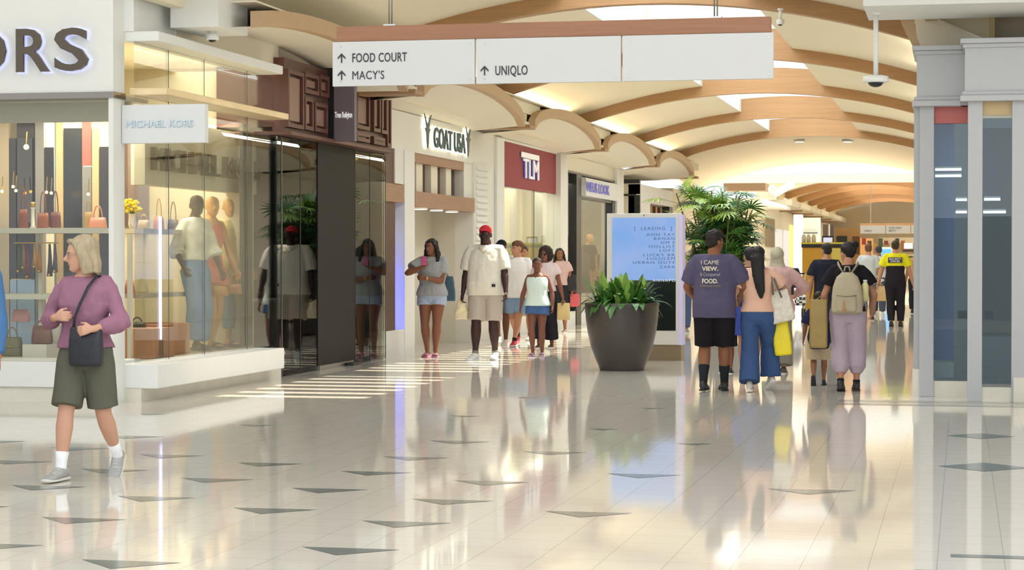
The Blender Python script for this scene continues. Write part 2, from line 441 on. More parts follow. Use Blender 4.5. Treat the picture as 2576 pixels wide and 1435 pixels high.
# ---- handbag shop on the corner
YM0, YM1 = 19.3, yx(703, -7.95)
fr = thing('storefront', 'white corner shopfront of a handbag shop with mirrored letters over its window', 'shop front', (-10, YM0, 0))
B('fascia', WHITE, fr, -15, -8.10, YM0, YM0+.28, 3.04, 6.2)
B('fascia', WHITE, fr, -8.25, -8.0, YM0+.28, 20.7, 3.66, 6.2)
B('mirror_strip', CHROME, fr, -15, -8.085, YM0-.02, YM0+.28, 2.985, 3.045)
B('soffit', M('soffit_beige', '#cfc8b2', .6, var=.02), fr, -15, -8.1, YM0+.26, YM0+.9, 2.99, 3.03)
B('header', M('header_beige', '#c9c1a8', .6, var=.02), fr, -15, -8.2, YM0+.62, YM0+.7, 2.80, 2.99)
B('corner_post', WHITE, fr, -8.15, -8.10, YM0, YM0+.28, 0, 2.985)
B('base', WHITE, fr, -15, -8.15, YM0+.02, YM0+.8, .15, .40)
B('plinth', MARBLE, fr, -15, -8.15, YM0+.06, YM0+.8, 0, .15)
B('glass', GLASS, fr, -15, -8.15, YM0+.10, YM0+.115, .40, 2.985)
# side facing the mall
B('ledge', WHITE, fr, -8.1, -7.74, YM0+.28, yx(713, -7.74), 3.56, 3.66, .012)
B('upper_wall', CREAM, fr, -8.25, -7.99, 20.7, yx(701, -7.99), 3.66, 4.02)
B('canopy', M('gold_lit_canopy', '#f0d6a8', .3, .2, var=.2, scale=2), fr, -8.05, -7.66, YM0+.28, yx(727, -7.66), 3.03, 3.10, .008)
B('glass', GLASSC, fr, -7.995, -7.985, YM0+.27, YM1, 3.10, 3.56)
B('glass', GLASSC, fr, -7.995, -7.985, YM0+.27, YM1, .38, 3.03)
for px in (420, 510, 618):
    B('glass_joint', M('joint_grey', '#55584f', .4), fr, -7.985, -7.981, yx(px), yx(px)+.012, .38, 3.56)
B('base', WHITE, fr, -8.2, -7.76, YM0+.28, yx(715, -7.76), .13, .37, .01)
B('plinth', MARBLE, fr, -8.2, -7.93, YM0+.28, YM1, 0, .13)
# letters O R S above the window, mirror faced with a cool halo
HALO = M('halo_light', '#d9ddff', .5, emis=1.15, ecol='#c2c8ff')
zb0 = hz(60, 181, Y=19.2); hgt = hz(60, 72, Y=19.2)-zb0
sg = thing('shop_sign_letters', 'large mirrored letters O R S with a cool halo on the white corner fascia', 'sign', (-10.0, 19.2, zb0))
for ch, px0, px1 in (('O', -92, 14), ('R', 40, 124), ('S', 136, 221)):
    x0 = xy(px0, 19.2); x1 = xy(px1, 19.2)
    for nm, mt, yy, bo, ex in (('letter', CHROMED, 19.245, .012, .018), ('halo', HALO, 19.288, .022, .004)):
        o = text(ch, 1, mt, None, Matrix.Identity(4), nm, ext=0, bold=bo)
        vs_ = [v.co for v in o.data.vertices]
        a, b = min(v.x for v in vs_), max(v.x for v in vs_); c, d = min(v.y for v in vs_), max(v.y for v in vs_)
        g = 0 if nm == 'letter' else .012
        mtx = Matrix.Translation((x0-g, yy, zb0-g))@Matrix.Rotation(R(90), 4, 'X')@Matrix.Diagonal(((x1-x0+2*g)/(b-a), (hgt+2*g)/(d-c), 1, 1))@Matrix.Translation((-a, -c, 0))
        o.data.transform(mtx)
        bm = bmesh.new(); bm.from_mesh(o.data)
        r = bmesh.ops.extrude_face_region(bm, geom=bm.faces[:]); bmesh.ops.translate(bm, verts=[q for q in r['geom'] if isinstance(q, bmesh.types.BMVert)], vec=(0, -ex*2, 0))
        bmesh.ops.recalc_face_normals(bm, faces=bm.faces[:]); bm.to_mesh(o.data); bm.free()
        o.parent = sg; o.data.transform(wm(sg).inverted())
# blade sign
bs = thing('blade_sign', 'white rectangular blade sign reading MICHAEL KORS in pale blue outline on the shop corner', 'sign', (-7.55, 19.5, 2.6))
x0, x1 = xy(307, 19.5), xy(516, 19.5); z1, z0 = hz(400, 263, Y=19.5), hz(400, 360, Y=19.5)
B('panel', M('sign_white', '#dfe1e2', .4, var=.01), bs, x0, x1, 19.5, 19.6, z0, z1, .004)
B('bracket', WHITE, bs, -8.0, x0+.02, 19.52, 19.58, z0+.1, z0+.2)
text('MICHAEL KORS', .098, M('letter_pale_blue', '#cfe2ee', .3), bs, face_cam(x0+.045, 19.492, hz(400, 320, Y=19.5)), xs=1.04, bold=0, ext=.006)
text('MICHAEL KORS', .098, M('letter_grey_shadow', '#b4bcc4', .3), bs, face_cam(x0+.041, 19.497, hz(400, 321.5, Y=19.5)), xs=1.04, bold=0, ext=.002)

# interior of the corner shop
INW = M('shop_cream_wall', '#d9cfae', .6, var=.04, scale=2)
INF = M('shop_floor', '#cdbfa4', .3, var=.08)
rm = thing('interior_shell', 'cream walled interior of the corner handbag shop behind the glass', 'shop interior', (-11, 22, 0))
B('floor_panel', INF, rm, -15, -8.22, YM0+.8, YM1, .30, .36)
B('back_wall', INW, rm, -13.1, -13, YM0+.8, YM1+.2, .36, 4.0)
B('partition', INW, rm, -13, -8.3, YM1, YM1+.08, 0, 4.0)
B('ceiling_panel', M('shop_ceiling', '#e5dcc0', .7, var=.02), rm, -15, -8.1, YM0+.7, YM1, 3.70, 3.76)
arealamp((-10.9, 21.6, 3.0), 30, (1, .93, .8), 2.0, 2.6)
arealamp((-8.85, 22.3, 3.02), 210, (1, .95, .84), 1.0, 4.0)
arealamp((-8.8, 22.0, 3.66), 90, (1, .96, .88), .9, 4.4)
arealamp((-9.6, 20.2, 2.85), 26, (1, .84, .6), 2.0, .5)
# window panelling behind the front shelves: mixed bronze, gold, grey
P = {'tan': '#b9a684', 'dk': '#3a322c', 'gr': '#8f8a80', 'dbr': '#2c211c', 'gold': '#d8b780', 'char': '#302f2c', 'rose': '#b06a58', 'pale': '#aab6b8', 'blue': '#9fb4c6', 'taupe': '#7b6f5f'}
YB = 20.9
pn = thing('display_panelling', 'tall bronze, gold and grey panels standing behind the front window shelves', 'display panel', (-9.4, YB, .36))
for a, b, c, zt, zb_ in ((-40, 24, 'tan', 3.0, .36), (24, 42, 'dk', 2.7, 1.2), (42, 88, 'dbr', 2.95, 1.2), (88, 112, 'gr', 2.95, .36), (112, 135, 'dbr', 2.6, 1.75), (135, 140, 'pale', 2.9, .36),
                        (140, 160, 'gold', 2.95, .36), (160, 206, 'char', 2.8, .36), (206, 231, 'rose', 2.95, 2.4), (206, 231, 'gr', 2.39, .36), (231, 250, 'gold', 2.8, .36), (250, 282, 'dk', 2.6, .36), (24, 42, 'blue', 1.19, .4), (42, 88, 'blue', 1.19, .4)):
    B('panel', M('panel_'+c, P[c], .25, var=.15, scale=3, spec=.6), pn, xy(a, YB)+.005, xy(b, YB)-.005, YB, YB+.05, zb_, zt)
MIR = M('bronze_mirror', '#6b6055', .06, 1, var=.05)
B('mirror', MIR, pn, xy(46, YB), xy(84, YB), YB-.02, YB, 1.8, 2.7)
# shelves
YS = 20.45
SH = M('shelf_stone', '#d8cfb4', .35, var=.03)
for zt in (hz(100, 574, Y=20.3), hz(100, 740, Y=20.3)):
    s = B('shelf', SH, None, xy(-60, YS), xy(277, YS), 20.25, 20.7, zt-.055, zt)
    tag(s, 'cream shelf across the front window, %s of the two' % ('upper' if zt > 1.4 else 'lower'), 'shelf')
ZS1, ZS2 = hz(100, 574, Y=20.3), hz(100, 740, Y=20.3)
for a in (63, 290):
    tag(B('shelf_post', SH, None, xy(a, 20.3)-.02, xy(a, 20.3)+.02, 20.66, 20.72, .36, ZS1-.06), 'slim post carrying the window shelves %s' % ('at the left' if a < 100 else 'beside the white corner post'), 'post')
def handbag(x, y, z, w, h, col, label, group=None, handle=.5, d=.5, fl=0, sl=.86):
    m = M('leather_'+col.strip('#'), col, .4, var=.12, scale=20)
    t = thing('handbag', label, 'handbag', (x, y, z), group=group)
    mb = MB(); dd = w*d/2
    mb.loft([((x, y, z+.002), (w*.46, 0, 0), (0, dd*.9, 0)), ((x, y, z+h*.08), (w*.5, 0, 0), (0, dd, 0)), ((x, y, z+h*.6), (w*.5*(.5+sl*.5), 0, 0), (0, dd*.8, 0)), ((x, y, z+h), (w*.5*sl, 0, 0), (0, dd*.35, 0))], 16, .6)
    mb.build('body', m, t, True)
    if fl:
        MB().box(x-w*.42, x+w*.42, y-dd*1.02, y-dd*.8, z+h*.45, z+h*.98, .004).build('flap', m, t)
        MB().ell((x, y-dd*1.05, z+h*.5), .012).build('clasp', M('brass', '#c9a55a', .25, 1), t, True)
    if handle:
        pts = [(x-w*.25*math.cos(a)*1.0, y, z+h*.9+h*handle*math.sin(a)) for a in [math.pi*i/10 for i in range(11)]]
        MB().path(pts, w*.025+.003, 8).build('handle', m, t, True)
    return t
def zz(px, py, y=20.45): return at(px, py, Y=y).x
handbag(zz(57, 0), 20.45, ZS1, .10, .2, '#7a3b22', 'narrow brown leather bag on the upper window shelf, leftmost', handle=1.2)
handbag(zz(107, 0), 20.45, ZS1, .13, .16, '#8a4a22', 'tan brown tote with tall handles on the upper window shelf', handle=1.5)
handbag(zz(133, 0), 20.50, ZS1, .12, .17, '#6d3a2c', 'dark brown tote with tall handles beside the tan tote on the upper shelf', handle=1.4)
handbag(zz(245, 0), 20.45, ZS1, .19, .11, '#d98d6e', 'peach leather shoulder bag on the upper window shelf', handle=1.2)
handbag(zz(216, 0), 20.5, ZS1, .09, .17, '#b08a4a', 'mustard bag partly behind the peach bag on the upper shelf', handle=.8)
st = thing('perfume_stand', 'slim white and gold stand between the brown bags on the upper shelf', 'display stand', (zz(76, 0), 20.5, ZS1))
MB().lathe((zz(76, 0), 20.5), [(.035, ZS1), (.02, ZS1+.03), (.018, ZS1+.2), (.03, ZS1+.22)], 12).build('stand', M('ivory', '#e4ddc8', .4), st, True)
MB().ell((zz(76, 0), 20.5, ZS1+.25), .03).build('top', M('brass', '#c9a55a', .25, 1), st, True)
for i, (px, col, ln) in enumerate(((40, '#5c5a44', .30), (52, '#8d7044', .26), (62, '#7a4550', .36), (80, '#c08a4a', .25), (92, '#b5762e', .3), (118, '#4c4742', .34), (131, '#5a5563', .3))):
    x = zz(px, 0); zt = ZS2+.52
    t = thing('scarf', 'hanging %s strap and scarf on the rail between the window shelves' % ['olive', 'mustard', 'plum', 'golden', 'amber', 'charcoal', 'slate'][i], 'scarf', (x, 20.5, zt-ln))
    MB().loft([((x, 20.5, zt), (.012, 0, 0), (0, .01, 0)), ((x+.005, 20.5, zt-ln*.5), (.022, 0, 0), (0, .015, 0)), ((x, 20.5, zt-ln), (.034, 0, 0), (0, .02, 0))], 10).build('cloth', M('cloth_'+col.strip('#'), col, .7, var=.2, scale=20), t, True)
    MB().ell((x, 20.48, zt-ln*.95), .018).build('pendant', M('brass', '#c9a55a', .25, 1), t, True)
tag(MB().path([(zz(28, 0), 20.5, ZS2+.53), (zz(140, 0), 20.5, ZS2+.53)], .007).build('hanging_rail', M('brass', '#c9a55a', .25, 1), None), 'thin brass rail for scarves between the two window shelves', 'rail')
handbag(zz(44, 0), 20.3, .40, .24, .20, '#7d7145', 'olive green slouchy bag with a flap on the low window base', handle=.6, fl=1)
handbag(zz(114, 0), 20.35, .53, .23, .19, '#7b4a2a', 'chestnut brown bag on a white box in the front window', handle=.4)
tag(B('display_box', M('ivory', '#e4ddc8', .4), None, zz(80, 0), zz(140, 0), 20.2, 20.6, .36, .53), 'ivory display box under the chestnut bag', 'box')
handbag(zz(35, 0), 20.6, .75, .2, .13, '#c48a80', 'dusty pink bag hanging under the lower shelf', handle=0)
t = thing('display_tower', 'tall ivory lit column behind the brown bag in the front window', 'display stand', (zz(106, 0), 20.8, .40)); B('shaft', M('ivory', '#e4ddc8', .4), t, zz(94, 0), zz(118, 0), 20.72, 20.86, .40, .93); B('cap', M('brass', '#c9a55a', .25, 1), t, zz(92, 0), zz(120, 0), 20.70, 20.88, .93, .95)
# small warm spot lamps above the shelves
SPOT = M('warm_spot_bulb', '#ffd27a', .4, emis=14, ecol='#ffc860')
for i, (px, py, y) in enumerate(((66, 370, 20.5), (33, 470, 20.6), (40, 480, 20.7), (117, 484, 20.5), (129, 486, 20.6), (222, 489, 20.6), (5, 482, 20.6), (342, 410, 21.6), (362, 404, 21.9))):
    p = at(px, py, Y=y)
    t = thing('spot_lamp', 'small warm spot lamp in the corner shop, '+['largest one high on the bronze panel', 'at the left above the narrow bag', 'beside the one at the left', 'above the tan brown tote', 'above the dark brown tote', 'above the peach bag', 'at the left edge of the view', 'above the flowers', 'high in the side window'][i], 'lamp', tuple(p), group='warm spot lamps in the corner shop window')
    MB().ell(tuple(p), .028 if i == 0 else .016).build('bulb', SPOT, t, True)
    MB().path([tuple(p+V((0, 0, .02))), tuple(p+V((0, .02, .16)))], .006, 6).build('stem', M('brass', '#c9a55a', .25, 1), t)

# side window: sign header, shelves, flowers, bags, mannequins
hd = thing('window_header_sign', 'cream header inside the side window with chrome letters MICHAEL KORS', 'sign', (-8.45, 22.5, 2.25))
yA, yB = yx(383, -8.42), yx(650, -8.42)
B('header', M('header_cream', '#c9bf9f', .5), hd, -8.62, -8.46, yA-.1, yB+.05, 2.20, 2.92)
o = text('MICHAEL KORS', .36, CHROME, hd, Matrix.Identity(4), ext=.03, bold=.008)
vs_ = [v.co for v in o.data.vertices]; wdt = max(v.x for v in vs_)-min(v.x for v in vs_)
bpy.data.objects.remove(o)
text('MICHAEL KORS', .36, CHROME, hd, face_right(-8.43, yA+.02, 2.36), ext=.03, bold=0, xs=(yB-yA)/wdt)
ZA1 = hz(340, 576, X=-8.9); ZA2 = hz(340, 738, X=-8.9)
for zt, e in ((ZA1, 455), (ZA2, 485)):
    ys_ = [yx(q, -8.9) for q in (318, e)]
    tag(B('shelf', SH, None, -9.1, -8.7, max(ys_[0], 20.75), ys_[1], zt-.05, zt), 'cream shelf in the side window, %s of the two' % ('upper' if zt > 1.4 else 'lower'), 'shelf')
def yp(px, X=-8.9): return yx(px, X)
bw_ = B('display_wall', INW, None, -9.75, -9.65, 21.0, YM1-.05, .36, 3.0); tag(bw_, 'cream display wall behind the side window mannequins', 'wall panel')
for a, b, c in ((318, 345, '#5c4a44'), (345, 372, '#6d6378'), (395, 440, '#8d8460')):
    tag(B('wall_panel', M('lac_'+c.strip('#'), c, .3, var=.1), None, -9.62, -9.58, yp(a, -9.6), yp(b, -9.6), 1.8, 2.9), 'tall %s lacquer panel on the display wall' % {'#5c4a44': 'brown', '#6d6378': 'mauve', '#8d8460': 'olive'}[c], 'wall panel')
tag(B('dark_backing', M('dark_shop_wall', '#3b3a38', .6, var=.1), None, -8.32, -8.28, yx(607, -8.3), YM1-.02, .38, 3.0), 'added dark sheet for the dim interior behind the last side window pane', 'screen')  # sheet added so the interior reads dark behind the last pane
# flowers
px, X = 333, -8.85
p = at(px, 574, X=X); yv = p.y
fv = thing('flower_vase', 'cream vase of bright yellow flowers on the upper side window shelf', 'vase', (X, yv, ZA1))
MB().lathe((X, yv), [(.03, ZA1), (.045, ZA1+.05), (.035, ZA1+.14), (.04, ZA1+.16)], 16).build('vase', M('ivory', '#e4ddc8', .4), fv, True)
mb = MB()
for i in range(46):
    a = rnd.random()*6.28; r = rnd.random()**.5*.10; h = ZA1+.20+rnd.random()*.13-r*.3
    mb.ell((X+r*math.cos(a), yv+r*math.sin(a), h), .022, .022, .016, 8, k=4)
mb.build('blooms', M('yellow_bloom', '#f0cf1e', .6, var=.15, scale=40), fv, True)
mb = MB()
for i in range(10):
    a = i*.63; mb.path([(X, yv, ZA1+.14), (X+.05*math.cos(a), yv+.05*math.sin(a), ZA1+.22)], .004, 5)
mb.build('stems', M('stem_green', '#5c7a34', .6), fv)
for px, w_, h_, c, lab, zt, hn in ((362, .14, .10, '#b9a06a', 'khaki handbag with a gold chain beside the yellow flowers', ZA1, .7), (400, .12, .14, '#a57246', 'tan tote with long handles on the upper side window shelf', ZA1, 1.6), (436, .13, .12, '#4c3a26', 'dark brown shoulder bag at the far end of the upper shelf', ZA1, 1.8),
                              (326, .12, .15, '#c27a63', 'terracotta drawstring bucket bag on the lower side window shelf', ZA2, .15), (358, .13, .15, '#e6dfb4', 'ivory drawstring bucket bag on the lower side window shelf', ZA2, .15), (476, .12, .08, '#b3a77c', 'small khaki box bag beside the mannequins', ZA2, .2)):
    handbag(-8.85, yp(px, -8.85), zt, w_, h_, c, lab, handle=hn, d=.8, sl=.6 if zt == ZA2 else .86)
for a, b in ((-8.8, -8.35),):
    t = thing('display_plinth', 'stepped terracotta display plinth on the window base', 'plinth', (-8.6, yp(380, -8.6), .36))
    tc_ = M('terracotta_paint', '#c98f66', .6, var=.05)
    MB().box(-8.85, -8.3, yp(318, -8.6), yp(372, -8.6), .36, .68, .01).build('block', tc_, t); MB().box(-8.95, -8.45, yp(374, -8.6), yp(446, -8.6), .36, .70, .01).build('block', tc_, t)
handbag(-8.6, yp(345, -8.6), .68, .2, .06, '#4c4a2e', 'small olive bag with a coiled strap on top of the terracotta plinth', handle=.9)
GLOWBAR = M('cool_reflection_glow', '#e6e4ff', .4, emis=5, ecol='#c9c4ff')  # glowing bar built in place of a reflection in the side window
p = at(403, 545, X=-8.3); 
t = thing('upright_reflection', 'upright glowing violet white bar standing in for a reflection in the side window', 'light', (p.x, p.y, hz(403, 855, X=-8.3)))
MB().cyl((p.x, p.y), .016, hz(403, 855, X=-8.3), p.z).build('tube', GLOWBAR, t); MB().cyl((p.x, p.y), .03, .36, hz(403, 855, X=-8.3)).build('stem', GLASSG, t)

# ---- dark panelled wood shop front
YT0, YT1 = yx(705, -7.9)+.02, yx(985, -7.78)
tr = thing('storefront', 'dark brown panelled wood fascia over an all glass shopfront', 'shop front', (-8, 26.5, 0))
WB = woodmat('walnut_panel', '#5e3a2e', .4, 'Z'); WB2 = woodmat('walnut_panel_light', '#8b6a5c', .38, 'Z')
B('fascia_box', WB, tr, -8.7, -7.86, YT0, YT1, 2.92, 3.80)
def zz7(px, py): return hz(px, py, X=-7.8)
rects = [(722, 762, 172, 318), (765, 800, 180, 232), (803, 826, 186, 240), (765, 786, 242, 325), (790, 822, 255, 330), (896, 928, 225, 322), (896, 928, 330, 360), (938, 955, 228, 330), (958, 972, 232, 335), (938, 966, 342, 372), (972, 982, 240, 375)]
for a, b, c, d in rects:
    y0_, y1_ = yx(a, -7.82), yx(b, -7.82); za = min(zz7(a, c), 3.76); zc = max(zz7(a, d), 2.97)
    f = MB(); fw = .05
    f.box(-7.86, -7.80, y0_, y1_, za-fw, za); f.box(-7.86, -7.80, y0_, y1_, zc, zc+fw); f.box(-7.86, -7.80, y0_, y0_+fw, zc+fw, za-fw); f.box(-7.86, -7.80, y1_-fw, y1_, zc+fw, za-fw)
    f.build('moulding', WB, tr)
    B('raised_panel', WB2, tr, -7.86, -7.83, y0_+fw*1.6, y1_-fw*1.6, zc+fw*1.6, za-fw*1.6, .006)
B('cornice', WB, tr, -8.7, -7.76, YT0-.03, YT1+.03, 2.88, 2.925, .006)
YTG = yx(970, -7.95)
B('glass', GLASSG, tr, -7.955, -7.94, YT0, yx(800, -7.94), .02, 2.87); B('glass', GLASSG, tr, -7.955, -7.94, yx(893, -7.94), YTG, .02, 2.87)
for px in (707, 755, 802, 893, 930, 969):
    B('glass_joint', M('joint_dark', '#2c3430', .3), tr, -7.94, -7.934, yx(px, -7.94), yx(px, -7.94)+(.04 if px == 707 else .008), 0, 2.87)
B('end_glass', GLASSG, tr, -8.9, -7.955, YTG-.012, YTG, .02, 2.86)
p = at(846, 905, Z=0)
B('pillar', M('dark_lacquer', '#2e2b28', .6, var=.08, spec=.15), tr, -8.4, -7.93, yx(800, -7.93), yx(893, -7.93), .06, 2.88); B('pillar_base', STEEL, tr, -8.38, -7.94, yx(800, -7.93)+.02, yx(893, -7.93)-.02, 0, .06)
B('door_stop', BLACK, tr, -7.93, -7.84, yx(872, -7.93), yx(893, -7.93), 0, .04)
B('door_panel', M('mint_glass_back', '#bcd3cb', .2, var=.03), tr, -8.08, -8.06, yx(893, -8.07), yx(931, -8.07), .05, 2.82)
for px, py0, py1 in ((790, 680, 860), (640, 680, 860)):
    y_ = yx(px, -8.02); B('door_handle', STEEL, tr, -8.04, -7.97, y_, y_+.03, .9, 1.5) if px > 705 else None
B('back_wall', M('dark_shop_wall', '#3b3a38', .6, var=.1), tr, -10.6, -10.5, YT0, 29.9, 0, 3.6)
B('side_wall', M('dark_shop_wall', '#3b3a38', .6, var=.1), tr, -10.5, -9.2, YT1-.1, YT1, 0, 3.6)
B('ceiling_panel', M('shop_ceiling_grey', '#a9a48f', .7), tr, -10.5, -8.0, YT0, YT1, 2.93, 2.98)
lamp('shop_lighting', 'POINT', (-9.3, 26.2, 2.6), 8, (1, .93, .8), .15)
tb = thing('display_table', 'pale round display table inside the glass front', 'table', (-9.0, 26.9, 0))
MB().lathe((-9.0, 26.9), [(.28, 0), (.28, .03), (.05, .05), (.05, .82), (.42, .84), (.42, .88)], 24).build('table', M('ivory', '#e4ddc8', .4), tb, True)
bsn = thing('blade_sign', 'tall plum grey blade sign lettered True Religion beside the panelled wood', 'sign', (-7.65, 25.9, 2.9))
yS = yx(840, -7.78); x0, x1 = -7.78, xy(892, yS)
B('panel', M('plum_grey', '#6c6268', .45, var=.04), bsn, x0, x1, yS, yS+.12, 2.90, 3.86, .004)
B('edge_strip', BLACK, bsn, x0-.09, x0, yS+.01, yS+.13, 2.92, 3.84)
text('True Religion', .105, M('sign_letter_white', '#e9e9ee', .4, emis=.6), bsn, face_cam(x0+.015, yS-.006, hz(865, 296, Y=yS)), xs=.40, bold=.002)
for i, (px, py) in enumerate(((895, 398),)):
    p = at(px, py, X=-8.05); lamp_ = thing('ceiling_spot', 'warm ceiling spot over the glass entrance', 'lamp', tuple(p)); MB().cyl((p.x, p.y), .05, p.z, p.z+.1).build('body', STEEL, lamp_); MB().ell((p.x, p.y, p.z), .035).build('bulb', SPOT, lamp_, True)

# ---- white shop front with wood beams
WD = woodmat('pale_brown_beam', '#a58168', .5, 'Y'); FR = M('frame_brown', '#5b3b2b', .45, var=.1)
g = thing('storefront', 'white shop front with backlit goat sign, brown beams and recessed entrance', 'shop front', (-8, 32, 0))
Y_ = {q: yx(q) for q in (930, 970, 985, 993, 1015, 1040, 1170, 1190, 1225, 1262, 1402, 1420, 1448, 1462, 1545, 1562)}
B('wall_panel', RAZ, g, -8.3, -8.0, Y_[985], Y_[1262], 3.0, 3.56)
B('wall_panel', RAZ, g, -8.3, -8.0, yx(994), Y_[1015], 2.5, 3.0)
B('pillar', WHITE, g, -8.3, -7.98, Y_[1015], Y_[1040], 0, 3.0)
B('pillar', RAZ, g, -8.3, -8.0, Y_[1190], Y_[1262]-.62, 0, 3.0)
B('pillar', WHITE, g, -8.3, -7.95, Y_[1262]-.6, Y_[1262], 0, 3.54)
B('beam', WD, g, -8.3, -7.99, yx(932, -8.1), Y_[1015]+.01, 2.23, 2.49)
B('window_frame', FR, g, -8.25, -8.02, Y_[970]+.02, yx(994, -8.02), .38, 3.0)
B('sill', WHITE, g, -8.4, -7.99, Y_[930], Y_[1015], 0, .38)
B('reveal', WHITE, g, -8.6, -8.3, Y_[1015]-.1, Y_[1015], .38, 2.5)
B('beam', WD, g, -8.3, -7.97, Y_[1040], Y_[1190], 2.19, 2.42)
B('beam', WD, g, -8.3, -8.02, Y_[1040], Y_[1170], 2.86, 3.0)
ylist = [yx(q) for q in (1040, 1060, 1076, 1097, 1113, 1134, 1147, 1170)]
for i in range(0, 8, 2):
    B('dark_pane', M('dark_brown_glass', '#4a3128', .2, var=.2), g, -8.25, -8.18, ylist[i], ylist[i+1], 2.42, 2.86)
for i in range(1, 7, 2): B('mullion', CREAM, g, -8.25, -8.08, ylist[i], ylist[i+1], 2.42, 2.86)
B('mullion', RAZ, g, -8.25, -8.02, ylist[7], Y_[1190], 2.42, 3.0)
ENT = M('entrance_cream', '#dcd6c6', .5, var=.02)
B('entrance_wall', ENT, g, -8.75, -8.7, Y_[1040], Y_[1190], 0, 2.25)
B('entrance_wall', ENT, g, -8.75, -8.3, Y_[1190]-.05, Y_[1190], 0, 2.25); B('soffit', ENT, g, -8.7, -8.3, Y_[1040], Y_[1190], 2.22, 2.25)
B('door_joint', DARK, g, -8.70, -8.69, yx(1100, -8.7), yx(1100, -8.7)+.06, 0, 2.25)
for px in (1055, 1095, 1133):
    y_ = yx(px, -8.15); t = thing('downlight', 'round downlight under the brown beam of the white entrance, %s' % {1055: 'left', 1095: 'middle', 1133: 'right'}[px], 'light', (-8.13, y_, 2.17), group='downlights under the entrance beam')
    MB().cyl((-8.13, y_), .10, 2.165, 2.19).build('diffuser', M('lamp_white', '#fff6e0', emis=5), t); MB().cyl((-8.13, y_), .12, 2.175, 2.188).build('trim_ring', WHITE, t)
lv = thing('louvre_panel', 'tall white slatted louvre panel beside the recessed entrance', 'louvre panel', (-7.98, (Y_[1190]+Y_[1225])/2, .9))
B('frame', RAZ, lv, -8.0, -7.985, Y_[1190]+.03, Y_[1225], .9, 3.02)
for i in range(19): 
    z = .96+i*.108; MB().prism([(-7.985, z), (-7.94, z+.01), (-7.985, z+.085)], 'y', Y_[1190]+.12, Y_[1225]-.1).build('slat', WHITE, lv)
# blue lit figure in the first window
lamp('blue_window_light', 'POINT', (-8.32, 29.35, .75), 60, (.05, .08, 1), .08)
B('back_wall', M('pale_display_back', '#d8dcf0', .5), g, -9.0, -8.95, 28.0, 29.9, .0, 2.9)
arealamp((-8.6, 29.0, 2.7), 12, (1, .95, .9), .4, .8)
# sign letters
GL = M('sign_glow', '#fffbe6', .5, emis=2.4, ecol='#fff8dc'); TEAL = M('dark_teal_letter', '#2d4a55', .35)
gs = thing('shop_sign', 'dark teal letters GOAT USA with goat head marks glowing on the white wall', 'sign', (-7.95, 32.6, 3.1))
yg0, yg1 = yx(1088, -7.95), yx(1163, -7.95)
for mt, xx, bo, ext in ((TEAL, -7.93, .004, .012), (GL, -7.965, .026, .012)):
    text('GOAT USA', .44, mt, gs, face_right(xx, yg0, 3.13), name='lettering' if mt is TEAL else 'glow', bold=bo, ext=ext, xs=(yg1-yg0)/2.05)
goat = [(-.22, .42), (-.12, .30), (-.07, .20), (-.16, .20), (-.07, .12), (-.05, -.02), (0, -.1), (.05, -.02), (.07, .12), (.16, .20), (.07, .20), (.12, .30), (.22, .42), (.05, .28), (-.05, .28)]
for yc in (yx(1074, -7.95), yx(1176, -7.95)):
    for mt, xx, k in ((TEAL, -7.93, 1), (GL, -7.965, 1.22)):
        mb = MB(); mb.prism([(yc+a*k, 3.19+b*k) for a, b in goat], 'x', xx-.012, xx); mb.build('goat_mark' if mt is TEAL else 'glow', mt, gs)

# ---- red fascia shop
rd = thing('storefront', 'shop front with glossy red glass fascia above pale green glass', 'shop front', (-8, 39, 0))
B('red_panel', M('red_glass_panel', '#97404a', .5, var=.05, spec=.15), rd, -8.1, -8.03, Y_[1262]+.05, Y_[1402], 2.72, 3.52)
B('fascia_edge', WHITE, rd, -8.1, -8.01, Y_[1262], Y_[1402], 3.52, 3.56)
B('glass', GLASSC, rd, -8.08, -8.065, Y_[1262], Y_[1402], .3, 2.72)
B('base', WHITE, rd, -8.3, -8.02, Y_[1262], Y_[1402], 0, .3)
B('back_wall', M('olive_cream_wall', '#d6d2a4', .6, var=.1, scale=1), rd, -9.4, -9.3, Y_[1262], Y_[1402], .3, 3.4)
for i, (px, c) in enumerate(((1290, '#b8b9a4'), (1322, '#e6dfae'), (1350, '#c4c6a8'), (1385, '#dcd8b0'))):
    B('curtain', M('curtain_%d' % i, c, .6, var=.15, scale=2, stretch=(4, 4, .3)), rd, -8.9, -8.75, yx(px-14, -8.8), yx(px+10, -8.8), .3, 2.8)
for px in (1350,): B('glass_joint', M('joint_grey', '#55584f', .4), rd, -8.06, -8.05, yx(px), yx(px)+.03, .3, 2.72)
arealamp((-8.45, 39.3, 2.95), 170, (1, .92, .66), .8, 4)
for py in (535, 592):
    p = at(1372, py, X=-8.45); t = thing('pendant_bulb', 'small warm pendant bulb behind the pale green glass, %s one' % ('upper' if py < 560 else 'lower'), 'lamp', tuple(p)); MB().ell(tuple(p), .055).build('bulb', SPOT, t, True); MB().path([tuple(p), (p.x, p.y, 3.0)], .008, 6).build('cord', BLACK, t)
ts = thing('shop_sign', 'white letters TLM under a white bar on the red glass panel', 'sign', (-8.0, 39.2, 2.8))
ya, yb_ = yx(1313, -8.0), yx(1357, -8.0); WL = M('sign_letter_lit', '#ffffff', .4, emis=.3); PUR = M('violet_letter_edge', '#5c58c0', .4)
for mt, dx, g_ in ((WL, 0, 0), (PUR, -.03, -.04)):
    B('bar', mt, ts, -8.0+dx-.02, -8.0+dx, ya+g_, yb_+g_, 3.30, 3.40)
    text('TLM', .53, mt, ts, face_right(-7.99+dx, ya+.1+g_, 2.92), bold=0, ext=.012, xs=(yb_-ya)/1.1)
